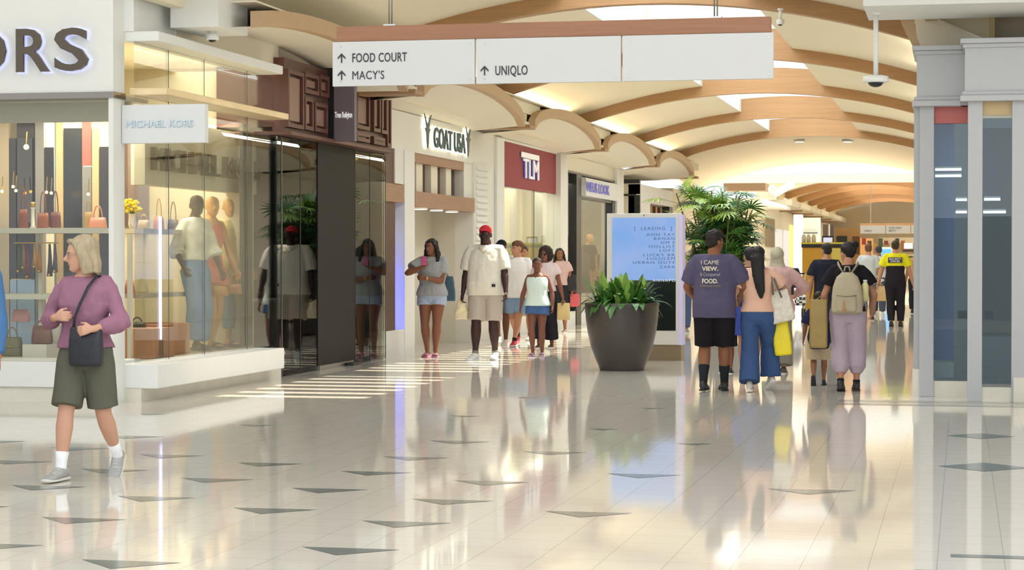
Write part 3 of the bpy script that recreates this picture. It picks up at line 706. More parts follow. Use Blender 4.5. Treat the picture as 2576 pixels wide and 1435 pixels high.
B('pillar', WHITE, rd, -8.3, -7.93, Y_[1402], Y_[1420], 0, 3.56)
# ---- black framed shop
wf = thing('storefront', 'cream shop front with black frames and a white box sign', 'shop front', (-8, 45.7, 0))
B('header', CREAM, wf, -8.3, -8.02, Y_[1420], Y_[1545], 3.24, 3.56); B('frame', DARK, wf, -8.3, -7.99, Y_[1420], Y_[1545], 3.20, 3.24)
B('frame', BLACK, wf, -8.15, -7.98, Y_[1448], Y_[1462]-.1, 0, 3.2); B('frame', BLACK, wf, -8.15, -7.98, Y_[1545]-.35, Y_[1545], 0, 2.74)
B('frame', BLACK, wf, -8.1, -8.0, Y_[1462], Y_[1545], 2.70, 2.74)
B('glass', GLASSC, wf, -8.08, -8.07, Y_[1420], Y_[1545], .3, 3.2); B('base', WHITE, wf, -8.3, -8.0, Y_[1420], Y_[1545], 0, .3)
B('back_wall', M('shop_cream_wall', '#d9cfae'), wf, -9.8, -9.7, Y_[1420], Y_[1545]+1, .0, 3.4)
B('partition', M('pale_grey_wall', '#c9cabb', .6), wf, -9.7, -8.2, yx(1500, -8.6), yx(1500, -8.6)+.08, .3, 3.1)
B('sign_box', M('sign_white', '#dfe1e2', .4, var=.01), wf, -8.05, -7.90, Y_[1462], Y_[1545]-.02, 2.76, 3.15)
text('WEUS LOOK', .30, M('violet_letter', '#5650a8', .4, emis=.3, ecol='#8078ff'), wf, face_right(-7.885, yx(1473, -7.9), 2.86), bold=.003, xs=(yx(1532, -7.9)-yx(1473, -7.9))/1.75)
arealamp((-8.6, 45.5, 3.0), 150, (1, .93, .8), 1, 4.5)
B('pillar', WHITE, wf, -8.3, -7.93, Y_[1545], Y_[1562], 0, 3.56)
# clothes rail
for k, (px, c) in enumerate(((1466, '#3a3d44'), (1472, '#6b6560'), (1478, '#2f3038'), (1484, '#b58a5a'), (1490, '#3c3a4a'), (1430, '#c9bda0'), (1436, '#6a5548'), (1442, '#a06a50'))):
    y_ = yx(px, -8.5); t = thing('hanging_garment', '%s garment hanging behind the black framed glass' % ['charcoal', 'taupe', 'black', 'ochre', 'navy', 'ivory', 'brown', 'rust'][k], 'garment', (-8.5, y_, .7))
    MB().loft([((-8.5, y_, 1.55), (.03, 0, 0), (0, .03, 0)), ((-8.5, y_, 1.5), (.18, 0, 0), (0, .06, 0)), ((-8.5, y_, 1.1), (.16, 0, 0), (0, .07, 0)), ((-8.5, y_, .62), (.2, 0, 0), (0, .09, 0))], 12).build('cloth', M('cloth_'+c.strip('#'), c, .8, var=.15), t, True)
    MB().path([(-8.5, y_, 1.55), (-8.5, y_, 1.62), (-8.48, y_, 1.66)], .006, 6).build('hook', STEEL, t)
tag(MB().path([(-8.5, yx(1424, -8.5), 1.665), (-8.5, yx(1495, -8.5), 1.665)], .012).build('clothes_rail', STEEL), 'steel clothes rail behind the black framed glass', 'rail')
# ---- recessed shop further on
f2 = thing('storefront', 'white framed shop front stepping out beyond the black framed one', 'shop front', (-8.5, 56, 0))
yq = 53.0
DB = M('near_black_trim', '#232a2c', .4)
B('front_wall', CREAM, f2, -9.2, -8.0, yq, yq+.2, 0, 3.02); B('front_trim', DB, f2, -9.2, -8.0, yq-.08, yq+.1, 3.32, 3.42); B('front_wall', CREAM, f2, -9.2, -8.0, yq, yq+.2, 3.05, 3.32)
B('front_trim', DB, f2, -9.2, -8.1, yq-.05, yq, 3.0, 3.05); B('front_trim', DB, f2, -8.14, -8.0, yq-.05, yq, 0, 3.0)
B('header', WHITE, f2, -8.3, -7.98, yq, yx(1690), 2.86, 3.30); B('pillar', WHITE, f2, -8.3, -7.98, yq, yx(1634), 0, 2.86)
B('window_glow', M('warm_window_scene', '#d8a878', .4, var=.5, scale=2, emis=.1), f2, -8.3, -8.2, yx(1636), yx(1682), .3, 2.82)
for px in (1648, 1660, 1672): B('frame', FR, f2, -8.2, -8.12, yx(px), yx(px)+.12, .3, 2.82)
B('frame', DB, f2, -8.2, -8.0, yx(1684), yx(1692), 0, 2.86)
struct(MB().box(-12, -8.0, yx(1692), 66, 0, 3.4).build('wall_left', CREAM)); struct(MB().box(-12, -9.2, 49.9, 53.1, 0, 3.5).build('wall_left', CREAM))
struct(MB().box(-12.0, -11.9, 30, 50, 0, 3.6).build('wall_left', CREAM))
# ================================================================ RIGHT: grey framed glass enclosure
en = thing('glass_enclosure', 'grey framed enclosure with tall tinted glass panels and moulded cornice', 'glass enclosure', (0.5, 22, 0))
YA_, YB_ = 22.0, 21.38
def gx(px, y): return xy(px, y)
TG = glass('tinted_glass', (.78, .83, .86), ior=1.5, gain=.8)
for (p0, p1), y in (((2313, 2349), YA_), ((2434, 2471), YB_), ((2545, 2660), YB_)):
    B('post', GREYL, en, gx(p0, y), gx(p1, y), y, y+.18, 0, 3.0, .004)
B('post', GREY, en, gx(2303, YA_+.9), gx(2318, YA_), YA_+.05, YA_+1.0, .28, 3.0)
B('plinth', MARBLE, en, gx(2303, YA_+.9)-.01, gx(2318, YA_)-.01, YA_+.04, YA_+1.01, 0, .28)
B('glass', TG, en, gx(2349, YA_), gx(2434, YA_)+.02, YA_+.08, YA_+.095, .17, 3.0)
B('glass', TG, en, gx(2471, YB_), gx(2545, YB_), YB_+.08, YB_+.095, .17, 3.0)
B('plinth', MARBLE, en, gx(2349, YA_), gx(2434, YA_)+.02, YA_+.03, YA_+.15, 0, .16)
B('plinth', MARBLE, en, gx(2471, YB_), gx(2545, YB_), YB_+.03, YB_+.15, 0, .14)
B('plinth', MARBLE, en, gx(2545, YB_)+.02, gx(2670, YB_), YB_-.03, YB_-.001, 0, .24)
for (x0, x1, y, d) in ((gx(2305, YA_), gx(2432, YA_)+.1, YA_, 1.2), (gx(2426, YB_), 3.5, YB_, 1.2)):
    B('cornice', GREYL, en, x0, x1, y-.04, y+d, 3.0, 3.5)
    B('cornice_moulding', GREYL, en, x0-.045, x1, y-.10, y+d, 2.97, 3.03, .008); B('cornice_moulding', GREYL, en, x0-.025, x1, y-.07, y+d, 3.03, 3.07, .008)
    B('cornice_moulding', GREYL, en, x0-.045, x1, y-.11, y+d, 3.54, 3.59, .008); B('cornice_moulding', GREYL, en, x0-.02, x1, y-.07, y+d, 3.50, 3.54, .006)
# inside
B('back_wall', M('slate_green_wall', '#5d6c70', .5, var=.06), en, gx(2318, YA_)+.1, 3.4, 24.4, 24.5, 0, 3.0)
B('blue_panel', M('blue_panel', '#5474a0', .4, var=.08, scale=1), en, gx(2349, YA_)-.05, gx(2400, YA_+.5), YA_+.5, YA_+.54, .35, 2.88)
B('blue_base', M('pale_green_panel', '#9fb4b0', .4), en, gx(2349, YA_)-.05, gx(2400, YA_+.5), YA_+.48, YA_+.54, .17, .33)
B('red_panel', M('salmon_panel', '#c46a62', .5, var=.03), en, gx(2349, YA_), gx(2434, YA_), YA_+.05, YA_+.07, 2.80, 3.0)
B('beige_panel', M('sand_panel', '#c3ab7e', .5, var=.03), en, gx(2471, YB_), gx(2545, YB_), YB_+.05, YB_+.07, 2.84, 3.0)
B('grey_panel', M('slate_panel', '#4d5a58', .5), en, gx(2434, YB_), gx(2552, YB_+.7), YB_+1.2, YB_+1.24, .6, 2.78)
B('notice', M('dark_notice', '#3a423e', .5), en, gx(2410, YA_), gx(2433, YA_), YA_+.12, YA_+.13, hz(2410, 803, Y=YA_), hz(2410, 783, Y=YA_))
B('notice', M('dark_notice', '#3a423e', .5), en, gx(2478, YB_), gx(2500, YB_), YB_+.12, YB_+.13, hz(2480, 803, Y=YB_), hz(2480, 783, Y=YB_))
REFLBAR = M('reflection_bar_glow', '#f2fbff', .4, emis=3)  # glowing bars stand in for ceiling lights reflected in the glass
for a, b, py in ((2352, 2418, 427), (2352, 2418, 443), (2404, 2432, 503), (2404, 2432, 534), (2475, 2516, 502), (2473, 2530, 534)):
    y = YA_+.3 if a < 2440 else YB_+.4
    t = thing('reflection_bar', 'glowing bar standing in for a reflected light, '+{(2352, 427): 'topmost in the left pane', (2352, 443): 'second from top in the left pane', (2404, 503): 'third from top in the left pane', (2404, 534): 'lowest in the left pane', (2475, 502): 'upper in the right pane', (2473, 534): 'lower in the right pane'}[(a, py)], 'light', (gx((a+b)/2, y), y, hz(a, py, Y=y)), group='bars standing in for reflected ceiling lights')
    z = hz(a, py, Y=y); MB().path([(gx(a, y), y, z), (gx(b, y), y, z)], .013, 8).build('tube', REFLBAR, t, True)
    MB().box(gx(a, y), gx(b, y), y-.02, y+.02, z+.012, z+.03).build('housing', WHITE, t)
# unseen lamp added to brighten the inside of the tinted glass
lamp('shop_lighting', 'POINT', (.9, 22.9, 2.3), 45, (.8, .9, 1), .3)
# small arched soffit over the enclosure
mb = MB(); poly = [(-.48, 3.57), (-.55, 3.71), (-.62, 3.86), (-.68, 4.03), (-.50, 4.03), (-.49, 3.85), (-.46, 3.70), (-.41, 3.57)]
mb.prism(poly, 'y', 22.25, 22.4); struct(mb.build('trim_7', TAN))
struct(MB().prism([(-.40, 3.6), (-.48, 3.75), (-.52, 4.2), (.30, 4.2), (.30, 3.6)], 'y', 22.9, 22.95).build('ceiling', CREAM))
struct(MB().box(.27, .32, 22.0, 22.6, 3.59, 4.1).build('trim_7', M('gold_trim_strip', '#a8935c', .5)))
struct(MB().box(.33, 3.2, 22.4, 22.6, 3.59, 4.2).build('ceiling', M('taupe_wall', '#ab9f88', .6)))
# white soffit boxes
struct(MB().box(xy(2170, 20.5), 5, 20.5, 21.75, 3.84, 6).build('ceiling', WHITE))
struct(MB().box(xy(430, 20.3), xy(550, 20.3), 20.3, 21.2, 3.77, 6).build('ceiling', WHITE))
def dome_cam(x, y, z, r, label, zt, rod=.0):
    t = thing('dome_camera', label, 'camera', (x, y, z))
    MB().lathe((x, y), [(r*.6, z+.09), (r, z+.08), (r, z+.03), (r*.9, z+.02)], 24).build('housing', WHITE, t, True)
    MB().ell((x, y, z+.025), r*.62, r*.62, r*.42).build('dome', M('smoked_dome', '#20242a', .1), t, True)
    if rod: MB().cyl((x, y), rod, z+.085, zt-.0).build('rod', WHITE, t, True); MB().cyl((x, y), rod*1.9, zt-.02, zt).build('ceiling_plate', WHITE, t)
p = at(2203, 213, Y=21.1); dome_cam(p.x, 21.1, p.z, .125, 'white dome camera on a long white rod under the right soffit', 3.84, .024)
p = at(534, 106, Y=20.75); dome_cam(p.x, 20.75, p.z, .07, 'white dome camera under the soffit box above the left shop', 3.77, .02)
p = at(1963, 66, Y=26.6); dome_cam(p.x, 26.6, p.z, .05, 'small dome camera hanging from the first wood beam right of the hanging sign', zb(p.x), .02)

# ================================================================ HANGING DIRECTION SIGN
YSG = 17.0
def sx(px): return xy(px, YSG)
def sz(py): return hz(1390, py, Y=YSG)
hs = thing('hanging_sign', 'long hanging direction sign with wood top bar and three white panels', 'sign', (sx(1390), YSG, sz(208)))
B('top_bar', woodmat('sign_oak', '#96684a', .5), hs, sx(847), sx(1937), YSG+.01, YSG+.12, sz(93), sz(54), .003)
SW = M('sign_panel_white', '#c9c9c9', .5, var=.01)
for a, b in ((838, 1195), (1199, 1562), (1566, 1945)):
    B('panel', SW, hs, sx(a), sx(b), YSG-.01, YSG+.03, sz(208), sz(94), .002)
    for q in (a+20, b-12):
        for r_ in (106, 196): MB().cyl((0, 0), .006, 0, .004, 8).build('screw', STEEL, hs, local=True).matrix_local = wm(hs).inverted()@Matrix.Translation((sx(q), YSG-.012, sz(r_)))@Matrix.Rotation(R(90), 4, 'X')
INK = M('sign_ink', '#2b2d30', .5)
def stx(s, px, py, hpx, wpx):
    o = text(s, 1, INK, None, Matrix.Identity(4), 'lettering', ext=.001, bold=0 if 'M' in s else .008, spacing=1.06)
    vs_ = [v.co for v in o.data.vertices]; a, b = min(v.x for v in vs_), max(v.x for v in vs_); c, d = 0.0, max(v.y for v in vs_)
    ww, hh = sx(px+wpx)-sx(px), sz(py-hpx)-sz(py)
    o.data.transform(Matrix.Translation((sx(px), YSG-.014, sz(py)))@Matrix.Rotation(R(90), 4, 'X')@Matrix.Diagonal((ww/(b-a), hh/d, 1, 1))@Matrix.Translation((-a, 0, 0)))
    o.parent = hs; o.data.transform(wm(hs).inverted())
stx('FOOD COURT', 888, 147, 23, 137); stx("MACY'S", 888, 191, 22, 80); stx('UNIQLO', 1247, 187, 24, 81)
for px, py in ((861, 148), (861, 192), (1220, 187)):
    x, z = sx(px), sz(py); u = sx(862)-sx(861)
    mb = MB(); y0_, y1_ = YSG-.016, YSG-.009
    mb.box(x-1.4*u, x+1.4*u, y0_, y1_, z, z+20*u)
    mb.prism([(x, z+23*u), (x-9.5*u, z+13*u), (x-9.5*u, z+9*u), (x, z+18*u), (x+9.5*u, z+9*u), (x+9.5*u, z+13*u)], 'y', y0_-.001, y1_)
    mb.build('arrow', INK, hs)
for px in (978, 1798):
    for d in (-.012, .012): MB().path([(sx(px)+d, YSG+.06, sz(50)), (sx(px)+d, YSG+.06, 5.6)], .006, 8).build('hanger_rod', STEEL, hs, True)
    B('hanger_plate', STEEL, hs, sx(px)-.05, sx(px)+.05, YSG+.02, YSG+.1, sz(54), sz(50))

# ================================================================ DIRECTORY KIOSK
YK = 28.95
def kx(px): return xy(px, YK)
def kz(py): return hz(1620, py, Y=YK)
k = thing('directory_kiosk', 'white framed digital directory kiosk with a blue store list screen', 'kiosk', (kx(1620), YK, 0))
B('base', M('bronze_base', '#8c7a5e', .35, .4), k, kx(1530), kx(1713), YK+.02, YK+.34, 0, kz(868))
B('frame', M('kiosk_frame', '#d9d6cd', .4, var=.02), k, kx(1526), kx(1707), YK, YK+.36, kz(868)+.001, kz(537), .008)
B('edge_light', M('pale_violet_edge', '#cfc9ee', .4, emis=.12), k, kx(1707), kx(1717), YK+.01, YK+.3, kz(868), kz(540))
B('screen', M('screen_off', '#1d2322', .12), k, kx(1540), kx(1700), YK-.006, YK-.001, kz(832), kz(706))
m = bpy.data.materials.new('screen_blue'); m.use_nodes = True; nt = m.node_tree; b = nt.nodes['Principled BSDF']
tc = nt.nodes.new('ShaderNodeTexCoord'); n = nt.nodes.new('ShaderNodeTexNoise'); n.inputs['Scale'].default_value = 1.6; cr = nt.nodes.new('ShaderNodeValToRGB')
cr.color_ramp.elements[0].position = .35; cr.color_ramp.elements[1].position = .65
cr.color_ramp.elements[0].color = srgb('#7fb4f8')+(1,); cr.color_ramp.elements[1].color = srgb('#a5c0f6')+(1,)
nt.links.new(tc.outputs['Object'], n.inputs['Vector']); nt.links.new(n.outputs['Fac'], cr.inputs[0]); nt.links.new(cr.outputs[0], b.inputs['Emission Color']); b.inputs['Emission Strength'].default_value = 1.25
b.inputs['Base Color'].default_value = (.02, .03, .05, 1); b.inputs['Roughness'].default_value = .2; MATS['screen_blue'] = m
B('screen', m, k, kx(1540), kx(1700), YK-.008, YK-.002, kz(705), kz(548))
SI = M('screen_ink', '#3c6a9c', .6)
def ktx(s, px, py, h, mt, px1=1698):
    o = text(s, 1, mt, None, Matrix.Identity(4), 'lettering', ext=.001, bold=0, spacing=1.25)
    vs_ = [v.co for v in o.data.vertices]; a, b = min(v.x for v in vs_), max(v.x for v in vs_); d = max(v.y for v in vs_)
    o.data.transform(Matrix.Translation((kx(px), YK-.0105, kz(py)))@Matrix.Rotation(R(90), 4, 'X')@Matrix.Diagonal(((kx(px1)-kx(px))/(b-a), (kz(py-h)-kz(py))/d, 1, 1))@Matrix.Translation((-a, 0, 0)))
    o.parent = k; o.data.transform(wm(k).inverted())
ktx('[  LEASING  ]', 1596, 579, 8, SI, 1690)
for s, px, py in (('ANN TAY', 1626, 594), ('BANAN', 1645, 604), ('HM F', 1663, 614), ('HOLLIST', 1633, 624), ('LOFT', 1660, 634), ('LUCKY BR', 1619, 645), ('LULULEM', 1628, 654), ('URBAN OUTF', 1593, 664), ('ZARA', 1660, 675)):
    ktx(s, px, py, 6.5, SI)
ktx('ANNAPO', 1642, 709, 6, M('screen_white', '#dfe8f4', .5, emis=.5), 1699)
MB().ell((kx(1620), YK-.004, kz(542)), .008).build('sensor', BLACK, k)

# ================================================================ PLANTERS
def leaf(mb, base, ang, L, W, lift, droop, fold=.12, n=7):
    d = V((math.cos(ang), math.sin(ang), 0)); s = V((-d.y, d.x, 0)); prev = None
    for i in range(n+1):
        t = i/n; r = L*t; c = V(base)+d*(r*math.cos(lift)*(1-.15*t))+V((0, 0, L*t*math.sin(lift)-droop*L*t*t))
        w_ = W*math.sin(math.pi*min(1, (.08+.92*t)))**.8*(1 if t < .99 else .05)+.0015
        up = V((0, 0, fold*w_))
        cur = [mb.bm.verts.new(c-s*w_+up), mb.bm.verts.new(c), mb.bm.verts.new(c+s*w_+up)]
        if prev:
            mb.bm.faces.new((prev[0], prev[1], cur[1], cur[0])); mb.bm.faces.new((prev[1], prev[2], cur[2], cur[1]))
        prev = cur
SOIL = M('soil', '#3a2c22', .9, var=.3, scale=30)
cx_, cy_ = -4.22, 26.42
pt = thing('planter_pot', 'large dark bronze bowl shaped planter on the floor', 'planter', (cx_, cy_, 0))
prof = [(.27, 0), (.285, .01), (.29, .04), (.335, .14), (.395, .30), (.435, .48), (.458, .66), (.468, .80), (.470, .845), (.462, .855), (.44, .855), (.435, .80)]
MB().lathe((cx_, cy_), prof, 48).build('bowl', M('dark_bronze_pot', '#4a4440', .32, .25, var=.12, scale=3), pt, True)
MB().cyl((cx_, cy_), .43, .74, .80, 32).build('soil', SOIL, pt)
lf = thing('leafy_plant', 'broad leaved green plant filling the large dark planter', 'plant', (cx_, cy_, .80))
LG = M('leaf_green', '#44742f', .35, var=.55, scale=5, spec=.6)
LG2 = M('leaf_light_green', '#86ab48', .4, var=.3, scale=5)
mb, mb2 = MB(), MB()
for i in range(190):
    a = rnd.random()*6.283; r = .05+rnd.random()*.27; up = rnd.random()
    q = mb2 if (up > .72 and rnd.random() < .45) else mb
    leaf(q, (cx_+r*math.cos(a), cy_+r*math.sin(a), .80), a+rnd.uniform(-.5, .5), rnd.uniform(.36, .56) if up < .6 else rnd.uniform(.42, .66), rnd.uniform(.036, .06), R(26+56*up), rnd.uniform(.45, 1.05)*(1-.55*up))
mb.build('foliage', LG, lf, True); mb2.build('foliage', LG2, lf, True)
# fan palm
px_, py_ = -4.2, 37.2
pp = thing('planter_pot', 'dark round planter under the tall fan palm behind the kiosk', 'planter', (px_, py_, 0))
MB().lathe((px_, py_), [(.3, 0), (.33, .1), (.45, .5), (.48, .7), (.44, .7)], 32).build('bowl', MATS['dark_bronze_pot'], pp, True); MB().cyl((px_, py_), .42, .6, .66).build('soil', SOIL, pp)
pl = thing('fan_palm', 'tall fan palm with many stems rising behind the directory kiosk', 'palm', (px_, py_, .66))
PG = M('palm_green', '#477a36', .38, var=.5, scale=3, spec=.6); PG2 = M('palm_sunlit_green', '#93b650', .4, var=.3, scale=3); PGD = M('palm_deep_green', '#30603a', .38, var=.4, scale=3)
ms = [MB(), MB(), MB()]; mst = MB()
def fan(mb, c, d, r, nb=11):
    d = V(d).normalized(); s = d.cross(V((0, 0, 1))); s = s.normalized() if s.length > .1 else V((1, 0, 0)); u = s.cross(d)
    for j in range(nb):
        a = R(-105+210*j/(nb-1)); e = (d*math.cos(a)+s*math.sin(a)).normalized(); L = r*(1-.25*abs(a)/2)*rnd.uniform(.85, 1.1)
        sd = e.cross(u).normalized()*.016*r/.35; prev = None
        for i in range(5):
            t = i/4; q = V(c)+e*(L*t)+V((0, 0, -.28*L*t*t)); ww = sd*(.35+1.6*t if t < .5 else 1.9*(1.02-t)+.1)*1.15
            cur = [mb.bm.verts.new(q-ww), mb.bm.verts.new(q+ww)]
            if prev: mb.bm.faces.new((prev[0], prev[1], cur[1], cur[0]))
            prev = cur
for i in range(34):
    a = rnd.random()*6.283; r = .25*rnd.random(); lean = rnd.uniform(.02, .42); h = rnd.uniform(.9, 2.0)
    top = V((px_+(r+lean*h)*math.cos(a), py_+(r+lean*h)*math.sin(a), .62+h))
    b0 = V((px_+r*math.cos(a), py_+r*math.sin(a), .6)); mst.path([b0, (b0+top)/2+V((0, 0, .05)), top], .012, 6)
    for j in range(11):
        f = rnd.uniform(.35, 1.0); bs_ = b0.lerp(top, f); aa = rnd.random()*6.283; el = rnd.uniform(-.1, 1.2)
        d = V((math.cos(aa)*math.cos(el), math.sin(aa)*math.cos(el), math.sin(el))); c = bs_+d*rnd.uniform(.2, .42)
        mst.path([bs_, c], .004, 4)
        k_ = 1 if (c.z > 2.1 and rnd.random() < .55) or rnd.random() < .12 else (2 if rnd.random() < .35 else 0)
        fan(ms[k_], c, d+V((0, 0, -.25)), rnd.uniform(.26, .38))
for q, mt in zip(ms, (PG, PG2, PGD)): q.build('foliage', mt, pl)
mst.build('stems', M('palm_stem', '#6b6a3a', .6), pl)

# ================================================================ FAR DISTANCE
FE = thing('storefront', 'warm lit shop fronts and counter closing the far end of the corridor', 'storefront', (xy(2200, 118), 118, 0))
def fbox(name, label, cat, px0, px1, py0, py1, Y, col, d=.4, rough=.5, emis=0, gr=None, z0=None):
    x0, x1 = xy(px0, Y), xy(px1, Y); zt, zb_ = hz((px0+px1)/2, py0, Y=Y), (hz((px0+px1)/2, py1, Y=Y) if z0 is None else z0)
    m = M('far_'+col.strip('#')+('e' if emis else ''), col, rough, var=.05, emis=emis)
    if Y > 83: return B(cat.replace(' ', '_'), m, FE, x0, x1, Y, Y+d, zb_, zt)
    o = B(name, m, None, x0, x1, Y, Y+d, zb_, zt); return tag(o, label, cat, gr)
yh = 60.0
yk = thing('booth', 'mustard yellow booth with a black band under a yellow rim', 'booth', (xy(2070, yh), yh, 0))
YEL = M('mustard_panel', '#d9a52c', .5, var=.05); x0, x1 = xy(2018, yh), xy(2130, yh); xm = xy(2066, yh)
B('panel', YEL, yk, x0, x1, yh, yh+2, .0, 1.72); B('band', BLACK, yk, x0-.02, x1+.02, yh-.03, yh+2, 1.72, 1.82); B('rim', M('yellow_rim', '#e6d24c', .5), yk, x0-.03, x1+.03, yh-.04, yh+2, 1.82, 1.87)
B('panel_insert', M('pale_yellow_panel', '#e2cf62', .5), yk, xy(2092, yh), xy(2124, yh), yh-.02, yh, .2, 1.70)
for i, px in enumerate((2022, 2034, 2047)):
    x = xy(px, yh+.6); t = thing('canister', '%s white rounded canister on top of the mustard booth' % ['leftmost', 'middle', 'rightmost'][i], 'canister', (x, yh+.6, 1.87), group='canisters on the mustard booth')
    MB().lathe((x, yh+.6), [(.06, 1.87), (.065, 2.0), (.05, 2.06)], 14).build('body', M('canister_white', '#f2ead8', .4), t, True); MB().ell((x, yh+.6, 2.06), .045).build('lid', M('canister_white', '#f2ead8'), t, True)
t = thing('information_screen', 'small bright screen on a stand above the mustard booth', 'screen', (xy(2082, 60.8), 60.8, 1.88))
B('housing', BLACK, t, xy(2068, 60.8), xy(2097, 60.8), 60.8, 60.85, hz(2082, 614, Y=60.8), hz(2082, 594, Y=60.8)); B('display', M('screen_pale', '#d8dcff', .4, emis=1), t, xy(2071, 60.8), xy(2094, 60.8), 60.78, 60.8, hz(2082, 610, Y=60.8), hz(2082, 598, Y=60.8)); B('stand', BLACK, t, xy(2081, 60.8), xy(2084, 60.8), 60.82, 60.86, 1.87, hz(2082, 612, Y=60.8))
# brown soffit slab and white wall lamp of the far court
struct(MB().box(xy(1820, 75), xy(1925, 75), 75, 76.5, hz(1870, 480, Y=75), hz(1870, 461, Y=75)).build('ceiling', M('brown_soffit', '#7d6246', .5)))
struct(MB().box(-12, xy(1925, 75)-.3, 76.5, 90, 3.45, 3.6).build('ceiling', CREAM))
t = thing('wall_lamp', 'white cylindrical lamp with a glass end in the far court', 'lamp', tuple(at(1965, 480, Y=74)))
p0, p1 = at(1950, 488, Y=74), at(1996, 462, Y=74.5); MB().path([p0, p0.lerp(p1, .9), p1], [.12, .12, .09], 16).build('cylinder', WHITE, t, True); MB().ell(tuple(at(1942, 476, Y=74)), .15, .15, .15).build('glass_end', M('mint_glass_back', '#bcd3cb'), t, True)
struct(MB().box(-12, -8.0, 88, 134, 0, 3.55).build('wall_left', CREAM)); struct(MB().box(-16, -12, 60, 90, 0, 3.6).build('wall_left', CREAM))
struct(MB().box(-12, xy(1900, 82), 82, 82.4, 0, 3.4).build('wall_left', M('far_cream_2', '#ddd2b8', .6)))
for a, b, z0, z1, c, lab, e in ((1925, 1946, 1.9, 3.1, '#8a7a5c', 'olive brown sign panel on the far left wall', 0), (1950, 1965, .4, 2.7, '#eceef0', 'white lit window on the far left wall beyond the palm', .6), (1969, 1983, .4, 2.7, '#e8ebf2', 'second white lit window on the far left wall', .6), (1985, 1993, .2, 3.0, '#ffe08a', 'glowing gold window strip on the far left wall', 1.2)):
    tag(xbox('window_panel' if e else 'sign_panel', M('far_'+c.strip('#')+'w', c, .5, emis=e), None, yx(a), yx(b), -8.0, -7.95, z0, z1), lab, 'window' if e else 'sign')
fbox('pillar', 'white pillar left of the mustard booth', 'pillar', 1996, 2016, 540, 700, 76, '#e8e8e2', .8, z0=0)
fbox('far_shop_wall', 'pale shop wall above the mustard booth with dark shelf line', 'wall panel', 2018, 2062, 548, 612, 84, '#cfd3c6', .5)
fbox('far_shelf', 'dark shelf line on the pale wall above the booth', 'shelf', 2018, 2056, 585, 588, 83.8, '#4a4a44', .1)
for i, (a, b, c) in enumerate(((2070, 2082, '#6e5e58'), (2082, 2086, '#e8e8e4'), (2087, 2097, '#5c5350'))):
    fbox('far_column', ['brown', 'white', 'dark taupe'][i]+' upright strip on the shop corner above the booth', 'column', a, b, 565, 600, 100+i, c, .6)
fbox('far_header', 'tan header of the end shop under the far vault', 'header', 2100, 2165, 575, 640, 120, '#c9a06c', .4, z0=0)
fbox('far_screen', 'dark screen on the tan end shop', 'screen', 2104, 2131, 594, 612, 119.5, '#2f3431', .1)
fbox('far_doorway', 'brown doorway of the end shop', 'doorway', 2144, 2162, 595, 640, 119.4, '#6b4a33', .1)
fbox('far_shop_light', 'orange lit shop opening at the corridor end', 'shop interior', 2164, 2196, 600, 660, 119, '#f0b878', .1, emis=.5)
fbox('far_counter', 'pale counter at the corridor end', 'counter', 2196, 2330, 640, 668, 112, '#d8c69a', .5)
fbox('far_header', 'cream sign band above the corridor end counter', 'header', 2210, 2330, 598, 612, 118, '#e9dcc0', .5)
fbox('far_menu_board', 'white lit menu board at the corridor end', 'sign', 2274, 2296, 612, 626, 116, '#fdfbf4', .1, emis=1)
fbox('far_dark_shelf', 'dark shelf band beside the lit menu board', 'shelf', 2270, 2330, 628, 634, 115, '#4a4540', .2)
for i in range(9):
    c = ['#b4473a', '#6b4d3a', '#c99b52', '#4f5f4a', '#8a3f58', '#d8c08a', '#3e4a5c', '#a86a3a', '#706860'][i]
    fbox('merchandise_stack', ['red', 'brown', 'golden', 'green', 'plum', 'sand', 'navy', 'rust', 'grey'][i]+' stack of merchandise on the corridor end wall', 'merchandise', 2168+i*14, 2178+i*14, 600+(i % 3)*6, 616+(i % 4)*5, 117.5-i*.1, c, .2)
t = thing('kiosk', 'white framed kiosk with a blue screen near the corridor end', 'kiosk', (xy(2230, 90), 90, 0))
B('frame', WHITE, t, xy(2213, 90), xy(2247, 90), 90, 90.3, 0, hz(2230, 622, Y=90)); B('screen', M('screen_cyan', '#5aa6e0', .4, emis=.8), t, xy(2218, 90), xy(2242, 90), 89.97, 90, .9, hz(2230, 627, Y=90))
yy_ = 99.0
t = thing('hanging_sign', 'far white direction sign with an orange brown top bar in the second vault', 'sign', (xy(2235, yy_), yy_, hz(2235, 589, Y=yy_)))
B('top_bar', OAK2, t, xy(2163, yy_), xy(2362, yy_), yy_, yy_+.12, hz(2235, 567, Y=yy_), hz(2235, 562, Y=yy_))
for a, b in ((2164, 2227), (2229, 2290), (2292, 2362)): B('panel', SW, t, xy(a, yy_), xy(b, yy_), yy_-.03, yy_+.03, hz(2235, 588, Y=yy_), hz(2235, 567.3, Y=yy_))
GI = M('sign_ink_grey', '#7b7f92', .5)
for s, px, py in (('UNIQLO', 2174, 583), ('FOOD COURT', 2236, 576), ("MACY'S", 2236, 583)):
    text(s, .12, GI, t, face_cam(xy(px, yy_), yy_-.035, hz(2235, py, Y=yy_)), xs=.75, bold=.002)
for px in (2190, 2330): MB().path([(xy(px, yy_), yy_+.05, hz(2235, 562, Y=yy_)), (xy(px, yy_), yy_+.05, 4.9)], .02, 6).build('hanger_rod', STEEL, t)
# stone planter wall and low green plants at the far end
t = thing('planter_box', 'long low planter of green plants near the corridor end', 'planter', (xy(2230, 105), 105, 0)); B('box', CREAM, t, xy(2200, 105), xy(2300, 105), 105, 106, 0, 1.3)
mb = MB()
for i in range(60): leaf(mb, (rnd.uniform(xy(2200, 105), xy(2300, 105)), 105.4, 1.3), rnd.random()*6.28, .5, .06, R(50), .3, n=4)
mb.build('foliage', PG, t)
